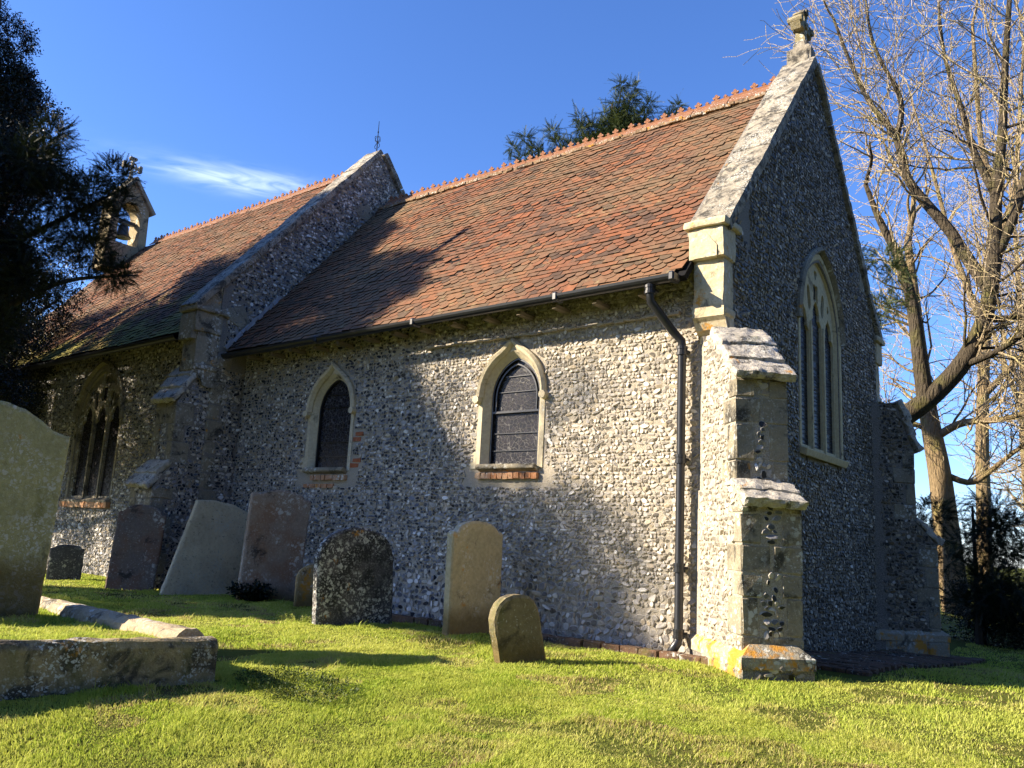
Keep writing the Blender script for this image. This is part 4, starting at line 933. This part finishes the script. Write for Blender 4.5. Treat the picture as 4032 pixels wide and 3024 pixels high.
g = Geo(); foliage(g, [((x, y, z), (q, q, q*.9)) for x, y, z, q in SIDE], 330, SPR, 5, up=.3, scale=(.4, .75), shell=.1); g.build("drooping_spray", [YEW], yw)
# ---- yew beyond the chancel roof
YT = thing("yew_tree", "spiky green yew top rising behind the chancel ridge", "tree", (-7.4, 9.0, 0)); g = Geo()
limb_tubes(g, [(-7.4, 9.0, -.3), (-7.4, 9.0, 6), (-7.2, 9.0, 12.4)], .3, .03, 8)
LB = [((-7.3, 9, 9.6), (-6.98, 9.05, 12.75)), ((-7.3, 9, 10.4), (-6.72, 9.2, 12.7)), ((-7.3, 9, 10.0), (-5.72, 9.75, 12.12)), ((-7.3, 9, 10.4), (-6.35, 9.4, 12.2)), ((-7.4, 9, 9.8), (-7.85, 8.5, 11.85)), ((-7.4, 9, 9.4), (-8.45, 8.1, 11.45)), ((-7.4, 9, 9.2), (-8.95, 7.65, 11.2)), ((-7.4, 9, 9.0), (-9.25, 7.5, 10.95)), ((-7.3, 9, 9.6), (-6.9, 9.2, 11.9)), ((-7.4, 9, 9.6), (-7.6, 8.7, 11.6)), ((-7.4, 9, 9.6), (-8.05, 8.3, 11.0)), ((-7.3, 9, 9.7), (-7.35, 8.9, 12.0))]
CL = []
for i, (a, b) in enumerate(LB):
    a, b = np.array(a), np.array(b); limb_tubes(g, [a, a*.5+b*.5+np.array([0, 0, -.25]), b], .05, .008, 5); n = 7
    for t in np.linspace(.3, 1.0, n):
        q = .40*(1.12-t)+.09; CL.append((a+(b-a)*t+Z*(-.25*4*t*(1-t)+.12), (q, q, q*.8)))
g.build("trunk", [BARKD], YT, smooth=True); g = Geo(); foliage(g, CL, 240, SPR, 8, up=.1, scale=(.6, 1.15), shell=.1); g.build("crown", [YEWS], YT)
# ---- bare trees behind the east end
def branchlets(g, gt, p, d, L, r, lvl, rg, maxl, tw=.0065):
    n = max(4, int(L/.22)); pts = [p]; dd = np.array(d, float); st = L/n
    for i in range(n):
        dd = dd+rg.normal(0, .17, 3)+np.array([0, 0, .035 if lvl < 3 else .01]); dd /= np.linalg.norm(dd); pts.append(pts[-1]+dd*st)
    rad = np.maximum(np.linspace(r, r*.42, n+1), tw); (g if r > .035 else gt).tube(pts, rad, 7 if r > .05 else 5 if r > .018 else 3, cap=False)
    if lvl >= maxl: return
    k = int(rg.integers(4, 6)) if lvl < 2 else int(rg.integers(2, 5))
    for j in range(k):
        t = rg.uniform(.22, 1.0) if j else 1.0; i = min(n, int(t*n)); q = np.array(pts[i]); e = pts[min(n, i+1)]-pts[min(n, i+1)-1]; e /= np.linalg.norm(e)
        a = np.cross(e, rg.normal(0, 1, 3)); a /= np.linalg.norm(a); th = rg.uniform(.35, 1.05) if j else rg.uniform(.1, .35); nd = e*cos(th)+a*sin(th)
        branchlets(g, gt, q, nd, L*rg.uniform(.48, .78), max(tw, rad[i]*rg.uniform(.5, .75)), lvl+1, rg, maxl, tw)
def bare_tree(name, label, base, limbs, seed, every=.55, L0=1.7, maxl=3, dirs=None, mats=None, group="bare trees behind the church"):
    t = thing(name, label, "tree", base, group); g = Geo(); gt = Geo(); rg = np.random.default_rng(seed)
    for (pts, r0, r1, t0, cnt, ln) in limbs:
        Q = limb_tubes(g, pts, r0, r1, 10); m = len(Q)
        for j in range(cnt):
            i = int((t0+(1-t0)*(j+rg.uniform(0, 1))/cnt)*(m-2)); rr = r0+(r1-r0)*i/m; e = Q[i+1]-Q[i]; e /= np.linalg.norm(e); a = np.cross(e, rg.normal(0, 1, 3)); a /= np.linalg.norm(a); th = rg.uniform(.5, 1.25); nd = e*cos(th)+a*sin(th)
            branchlets(g, gt, Q[i], nd, ln*rg.uniform(.6, 1.25), min(.036, max(.012, rr*rg.uniform(.2, .42))), 1, rg, maxl)
        branchlets(g, gt, Q[-1], Q[-1]-Q[-2], ln, r1, 1, rg, maxl)
    mats = mats or (BARK, TWIG)
    g.build("trunk", [mats[0]], t, smooth=True); gt.build("twigs", [mats[1]], t); return t
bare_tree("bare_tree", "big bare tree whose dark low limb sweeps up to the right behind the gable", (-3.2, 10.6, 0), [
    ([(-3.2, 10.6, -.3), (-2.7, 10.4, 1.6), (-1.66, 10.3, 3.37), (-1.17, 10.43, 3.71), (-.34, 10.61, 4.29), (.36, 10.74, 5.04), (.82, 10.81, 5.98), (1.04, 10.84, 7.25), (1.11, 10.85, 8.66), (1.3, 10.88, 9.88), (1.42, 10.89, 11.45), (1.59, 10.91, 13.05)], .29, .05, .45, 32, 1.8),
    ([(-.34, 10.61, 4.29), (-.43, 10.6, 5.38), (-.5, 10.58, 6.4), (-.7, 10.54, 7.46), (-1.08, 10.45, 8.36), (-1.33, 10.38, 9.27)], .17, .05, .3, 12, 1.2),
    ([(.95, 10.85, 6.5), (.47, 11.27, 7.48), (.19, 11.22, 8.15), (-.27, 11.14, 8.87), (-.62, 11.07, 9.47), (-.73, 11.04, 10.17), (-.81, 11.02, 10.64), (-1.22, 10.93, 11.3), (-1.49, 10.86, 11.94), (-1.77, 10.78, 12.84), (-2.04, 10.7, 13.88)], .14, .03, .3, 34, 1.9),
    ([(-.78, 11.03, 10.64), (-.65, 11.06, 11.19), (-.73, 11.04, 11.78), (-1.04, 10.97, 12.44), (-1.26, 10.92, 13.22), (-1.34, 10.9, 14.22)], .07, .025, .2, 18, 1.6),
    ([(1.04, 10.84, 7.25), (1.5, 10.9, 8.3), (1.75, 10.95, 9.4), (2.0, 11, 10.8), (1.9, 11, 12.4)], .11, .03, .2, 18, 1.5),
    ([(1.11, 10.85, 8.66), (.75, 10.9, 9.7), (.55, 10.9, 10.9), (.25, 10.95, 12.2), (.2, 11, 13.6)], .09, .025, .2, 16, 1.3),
    ([(.36, 10.74, 5.04), (1.0, 10.5, 5.2), (1.7, 10.3, 5.6), (2.5, 10.2, 6.2)], .08, .02, .2, 22, 1.5), ([(.82, 10.81, 5.98), (1.4, 11.0, 6.0), (2.2, 11.2, 6.5), (3.0, 11.3, 7.4)], .07, .02, .15, 20, 1.5)], 31, maxl=3, mats=(BARKSH, TWIG))
bare_tree("bare_tree", "stout bare tree with a sunlit ribbed trunk behind the north-east buttress", (-.85, 15.6, -.3), [
    ([(-.85, 15.61, -.4), (-1.0, 15.58, 1.8), (-1.09, 15.56, 3.32), (-1.26, 15.53, 4.53), (-1.37, 15.51, 5.64), (-1.44, 15.49, 6.78), (-1.51, 15.48, 8.07), (-1.6, 15.4, 9.6)], .34, .10, .4, 22, 1.7),
    ([(-1.09, 15.56, 3.32), (-.39, 15.69, 2.97), (.24, 15.78, 3.56), (.77, 15.85, 4.02), (1.8, 15.9, 4.3)], .09, .03, .2, 26, 1.5),
    ([(-1.2, 15.55, 4.2), (-.5, 15.4, 4.6), (.5, 15.3, 4.55), (1.6, 15.2, 5.0), (2.6, 15.1, 5.6)], .11, .03, .2, 34, 1.8),
    ([(-1.2, 15.55, 4.4), (-1.9, 15.5, 4.7), (-2.6, 15.4, 5.3)], .09, .03, .3, 8, 1.2)], 32, maxl=3)
bare_tree("bare_tree", "slender bare tree with several upright stems at the right edge", (-.86, 19.7, -.3), [
    ([(-.86, 19.66, -.3), (-.77, 19.68, 2.63), (-.73, 19.68, 4.66), (-.58, 19.71, 6.76), (-.45, 19.72, 8.18), (-.23, 19.75, 10.2), (0, 19.78, 12.27), (-.31, 19.74, 13.72), (-.34, 19.74, 15.78), (-.35, 19.74, 18.24)], .22, .05, .3, 30, 2.0),
    ([(-.23, 19.75, 10.2), (.5, 19.8, 12), (.7, 19.8, 14), (1.0, 19.8, 17)], .12, .03, .2, 20, 1.9),
    ([(-.5, 19.7, 8.0), (-1.2, 19.6, 10.5), (-1.6, 19.5, 13), (-2.2, 19.5, 16)], .11, .03, .25, 20, 1.9),
    ([(-.6, 19.7, 6), (.6, 19.5, 7.2), (1.8, 19.4, 8.6), (2.8, 19.4, 10.4)], .10, .03, .2, 20, 1.8)], 33, maxl=3)
for k, (x, y, h, r) in enumerate([(1.6, 25, 15, .2), (.2, 27, 14, .2), (-.7, 30, 17, .22), (2.6, 24, 15, .2)]):
    rg = np.random.default_rng(50+k); base = (x, y, -.3)
    bare_tree("bare_tree", ["distant bare tree at the far right edge beyond the hedge", "distant bare tree with a thin straight trunk seen through the sweeping limb", "distant bare tree showing between the buttress and the stout trunk", "distant bare tree whose twigs fill the right edge of the sky"][k], base,
        [([(x, y, -.4), (x+rg.normal(0, .2), y, h*.3), (x+rg.normal(0, .4), y, h*.65), (x+rg.normal(0, .5), y, h)], r, .05, .2, 34, 2.2), ([(x, y, h*.35), (x+1.2, y, h*.55), (x+1.6, y, h*.85)], r*.5, .03, .2, 14, 2.0), ([(x, y, h*.4), (x-1.0, y, h*.6), (x-1.5, y, h*.95)], r*.5, .03, .2, 14, 2.0)], 60+k, maxl=3)
# ---- conifer, hedge and holly at the right
def shrub(name, label, cat, base, clumps, dens, tpl, mat, seed, up=.1, sc=(.6, 1.1)):
    t = thing(name, label, cat, base); g = Geo(); limb_tubes(g, [base, (base[0], base[1], max(c[0][2] for c in clumps))], .07, .02, 6); g.build("stem", [BARKD], t)
    g = Geo(); foliage(g, clumps, dens, tpl, seed, up, sc, .1); g.build("foliage", [mat], t); return t
rg = np.random.default_rng(70)
shrub("conifer", "dark drooping conifer at the foot of the stout bare tree", "tree", (.75, 8.6, -.4), [((.75+rg.normal(0, .38), 8.6+rg.normal(0, .3), z), (.42, .3, .16)) for z in np.linspace(.4, 2.05, 16)]+[((1.35, 8.6, 1.3), (.45, .2, .1)), ((1.7, 8.6, 1.15), (.3, .2, .08)), ((.15, 8.5, 1.75), (.3, .2, .12)), ((1.2, 8.6, 1.75), (.35, .2, .08))], 120, SPR, YEW, 71)
for k, (x, y) in enumerate([(.75, 9.0), (1.45, 9.05), (2.15, 9.1), (2.9, 9.2), (3.7, 9.3)]):
    shrub("hedge_bush", ["low dense dark bush of the hedge next to the buttress foot", "dark hedge bush second from the buttress", "dark hedge bush third from the buttress", "dark hedge bush near the right edge of the view", "dark hedge bush beyond the right edge"][k], "bush", (x, y, -.5), [((x+rg.normal(0, .25), y+rg.normal(0, .2), z), (.42, .4, .3)) for z in np.linspace(-.25, .62, 9)], 110, LEF, HOLM, 72+k)
shrub("holly_tree", "small evergreen sprays showing between the gable and the bare limbs", "tree", (-2.6, 8.0, -.2), [((-1.0, 7.45, 6.45), (.55, .3, .28)), ((-.3, 7.5, 6.45), (.4, .3, .25)), ((-.1, 7.5, 6.15), (.3, .3, .18)), ((-.35, 7.55, 5.55), (.42, .3, .22)), ((-.1, 7.6, 5.75), (.22, .2, .14)), ((-.8, 7.5, 5.2), (.5, .3, .3)), ((-.55, 7.5, 3.7), (.3, .2, .12))], 130, SPR, YEWS, 80, .1, (.5, .9))
# ---- trees to the south-west, out of view, whose shade dapples the south wall
def shade_tree(name, label, clumps, s0, seed, dens, base_p, top, tpl=LEF, mat=HOLM):
    """clumps given as (offset across the sunlight, height, radius, depth offset)"""
    P = lambda p, s: np.array([p*.6947-.7193*s, -p*.7193-.6947*s, 0])
    b = P(base_p, s0); t = thing(name, label, "tree", tuple(b+Z*-.6)); g = Geo(); limb_tubes(g, [b+Z*-.8, b+Z*top*.4+X*.2, b+Z*top], .35, .05, 9)
    for (p, z, q, ds) in clumps[::2]: limb_tubes(g, [b+Z*max(z-3.5, 2), (b+P(p, s0+ds))*.5+Z*(z-.8), P(p, s0+ds)+Z*z], .08, .015, 5)
    g.build("trunk", [BARKD], t); g = Geo(); foliage(g, [(P(p, s0+ds)+Z*z, (q, q, q*.7)) for p, z, q, ds in clumps], dens, tpl, seed, .1, (.8, 1.5), .1); g.build("crown", [mat], t)
rg = np.random.default_rng(91)
shade_tree("evergreen_tree", "tree out of view to the south-west whose shade dapples the chancel wall", [(rg.uniform(-3.4, -.75), 9.7+rg.uniform(-.65, .55), rg.uniform(.3, .6), rg.uniform(-1, 1)) for k in range(44)]+[(-1.15, 10.9, .28, 0), (-1.5, 10.8, .3, 0), (-2.9, 11.2, .35, .5), (-2.6, 10.8, .4, .5), (-2.75, 11.7, .25, 0), (-1.5, 12.25, .26, 0), (-1.18, 12.4, .17, 0), (-1.78, 11.9, .2, 0), (-.6, 10.5, .2, 0), (-1.25, 11.9, .1, .3)], 20, 92, 80, -2.2, 10.2)
shade_tree("evergreen_tree", "second tall evergreen hidden behind the one at the left edge, shading the nave", [(p_, rg.uniform(2.4, min(9.6, max(5.4, 9.6-1.0*(-7.2-p_)))), rg.uniform(.35, .7), rg.uniform(-1.6, 1.2)) for p_ in rg.uniform(-12.4, -6.4, 96)], 12.6, 93, 85, -9.4, 6.2)
# dark evergreens added out of view, south and east, to dim the sky light
wt_ = None
for k, (x, y, sc) in enumerate([(12, 6, 1.1), (13.5, 0, 1.25), (14, -6.5, 1.2), (12, -13, 1.3), (6, -17.5, 1.25), (.5, -20, 1.2), (-5, -23.5, 1.2), (18, 12, 1.3)]):
    lab = "dark evergreen added out of view to dim the sky light on the walls"
    if wt_ is None:
        wt_ = t = thing("evergreen_tree", lab, "tree", (0, 0, 0), "added evergreens round the churchyard"); g = Geo(); limb_tubes(g, [(0, 0, -.8), (0, 0, 5), (.2, 0, 10.5)], .35, .06, 8); g.build("trunk", [BARKD], t)
        g = Geo(); rg = np.random.default_rng(99); foliage(g, [((rg.normal(0, 1.6)*(1-z/14), rg.normal(0, 1.6)*(1-z/14), z), (1.5, 1.5, 1.1)) for z in np.linspace(1.2, 11, 26)], 14, LEF, 99, .1, (1.8, 3.2), .1); g.build("crown", [HOLM], t)
    else:
        t = wt_.copy(); scene.collection.objects.link(t)
        for ch in list(wt_.children): c_ = ch.copy(); scene.collection.objects.link(c_); c_.parent = t
    t.location = (x, y, -.4); t.scale = (sc, sc, sc); t.rotation_euler = (0, 0, k*1.3)
# ================================================================== GRASS
def m_grass():
    t = NT("grass_blade"); r = t.attr('rnd'); n1 = t.noise(1.1, 4); n2 = t.noise(5.5, 4, .65)
    c = t.ramp(r, [(0, (.25, .36, .035)), (.33, (.41, .51, .06)), (.64, (.56, .60, .11)), (.82, (.68, .65, .26)), (.94, (.38, .28, .14))])
    c = t.mix(t.ramp(n1, [(.38, 0.0), (.62, .6)]), c, (.59, .60, .14)); c = t.mix(t.ramp(n2, [(.58, 0.0), (.72, .6)]), c, (.15, .29, .03))
    t.done(c, .6, .25); tr = t.n("ShaderNodeBsdfTranslucent"); t.put(tr.inputs[0], c); mx = t.n("ShaderNodeMixShader"); mx.inputs[0].default_value = .45
    t.t.links.new(t.b.outputs[0], mx.inputs[1]); t.t.links.new(tr.outputs[0], mx.inputs[2]); t.t.links.new(mx.outputs[0], t.out.inputs[0]); return t.m
GRASS = m_grass()
def noise2(x, y, f, seed):
    r = np.random.default_rng(seed); s = np.zeros_like(x)
    for k in range(9):
        a = r.uniform(0, 2*pi); q = f*r.uniform(.6, 1.7); s += np.sin(q*(x*cos(a)+y*sin(a))+r.uniform(0, 6.3))
    return s/3.0
def grass():
    r = np.random.default_rng(101); P = []
    def area(n, x0, x1, y0, y1):
        x = r.uniform(x0, x1, n); y = r.uniform(y0, y1, n); P.append(np.stack([x, y], 1))
    area(420000, -2.6, 3.9, -6.6, -2.2); area(150000, -7, 4.5, -3.4, -.3); area(60000, -12, -3, -4.6, -.7); area(60000, .4, 6, -2.6, 4.5); area(70000, -5, -1.8, -7.2, -4.2); area(30000, .6, 6, 3, 9)
    P = np.concatenate(P); x, y = P[:, 0], P[:, 1]; d = np.hypot(x-3.47, y+8)
    k = ~((x < .15) & (y > -.46-.0*x)) & ~((x > .02) & (x < 1.25) & (y > -.1) & (y < 6.4)) & ~((x > -8.7) & (x < .5) & (y > -.47)) & ~((x-y < 1.56) & (np.abs(x+y) < .5) & (x > -.2) & (y > -1.1)) & (d > 2.6)
    kin = inkerb(x, y); k &= ~((y > -4.74-(x+1.82)*.078) & (y < -4.50-(x+1.82)*.078) & (x < -1.75) & (x > -5.0)) & ~((np.abs(x+1.80-(y+4.55)*.176) < .10) & (y < -4.5))
    bare = noise2(x, y, 3.2, 5)+.7*noise2(x, y, 9, 6); k &= ~((bare > 1.15) & (r.random(len(x)) < .8))
    x, y, d, kin, bare = x[k], y[k], d[k], kin[k], bare[k]; n = len(x); z = np.where(kin, zin(x, y), gz(x, y))
    tall = 1+.38*np.clip(noise2(x, y, 6, 7), -1, 2)+.25*np.clip(noise2(x, y, 21, 8), -1, 1.5); h = .023*np.clip(tall, .4, 2.6)*r.uniform(.55, 1.35, n); edge = (r.random(n) < .02); h[edge] *= 1.9
    wd = .0021*np.clip(d/5, .8, 2.6)*r.uniform(.7, 1.5, n); az = r.uniform(0, 2*pi, n); ln = r.uniform(.1, .95, n)*h; az2 = az+r.normal(0, .8, n)
    la = noise2(x, y, 2.5, 9)*1.5; lx = np.cos(az2)*ln+.25*h*np.cos(la); ly = np.sin(az2)*ln+.25*h*np.sin(la); wx = -np.sin(az)*wd; wy = np.cos(az)*wd
    b = np.stack([x, y, z-.004], 1); mid = b+np.stack([lx*.35, ly*.35, h*.62], 1); tp = b+np.stack([lx, ly, h], 1); o = np.stack([wx, wy, np.zeros(n)], 1)
    V = np.stack([b-o, b+o, mid-o*.8, mid+o*.8, tp], 1).reshape(-1, 3); F = (np.array([[0, 1, 3], [0, 3, 2], [2, 3, 4]])[None]+(np.arange(n)*5)[:, None, None]).reshape(-1, 3)
    rn = np.clip(r.random(n)*.75+np.where(bare > .6, .42, 0)+.12*noise2(x, y, 1.6, 12), 0, 1)
    g = Geo(); g.raw(V, F, 0, np.repeat(rn, 5)); o = g.build("grass", [GRASS]); o['kind'] = 'stuff'; tag(o, "short mown grass with brown mossy patches over the churchyard", "grass")
grass()
def tuft(name, label, cat, p, R, n, h, mat, seed, group=None):
    r = np.random.default_rng(seed); g = Geo(); a = r.uniform(0, 2*pi, n); q = R*np.sqrt(r.random(n)); x = p[0]+q*np.cos(a); y = p[1]+q*np.sin(a)*.6; z = gz(x, y)
    D = np.stack([np.cos(a)*.5+r.normal(0, .3, n), np.sin(a)*.5+r.normal(0, .3, n), r.uniform(.4, 1.2, n)], 1); w = r.integers(0, 3, n)
    for i, (tv, tf) in enumerate(LEF):
        m = w == i; M = frames(D[m], r.normal(0, 1, m.sum()))*(h/.22*r.uniform(.5, 1.1, m.sum()))[:, None, None]; g.bulk(tv, tf, M, np.stack([x, y, z], 1)[m], 0, r.random(m.sum()))
    return tag(recenter(g.build(name, [mat]), (p[0], p[1], float(gz(p[0], p[1])))), label, cat, group)
WEED = m_leaf("weed_leaf", [(0, (.035, .06, .012)), (1, (.08, .12, .02))], .25)
tuft("weed_clump", "dark green leafy weeds in the shade beside the corner of the grave kerb", "weeds", (-1.30, -4.2), .50, 620, .09, WEED, 1)
tuft("weed_clump", "longer grass and weeds at the foot of the black lichened headstone", "weeds", (-4.45, -1.75), .3, 200, .10, GRASS, 2)
tuft("box_bush", "small black-green bush growing against the tall reddish brown headstone", "bush", (-6.45, -1.02), .16, 420, .26, HOLM, 3)
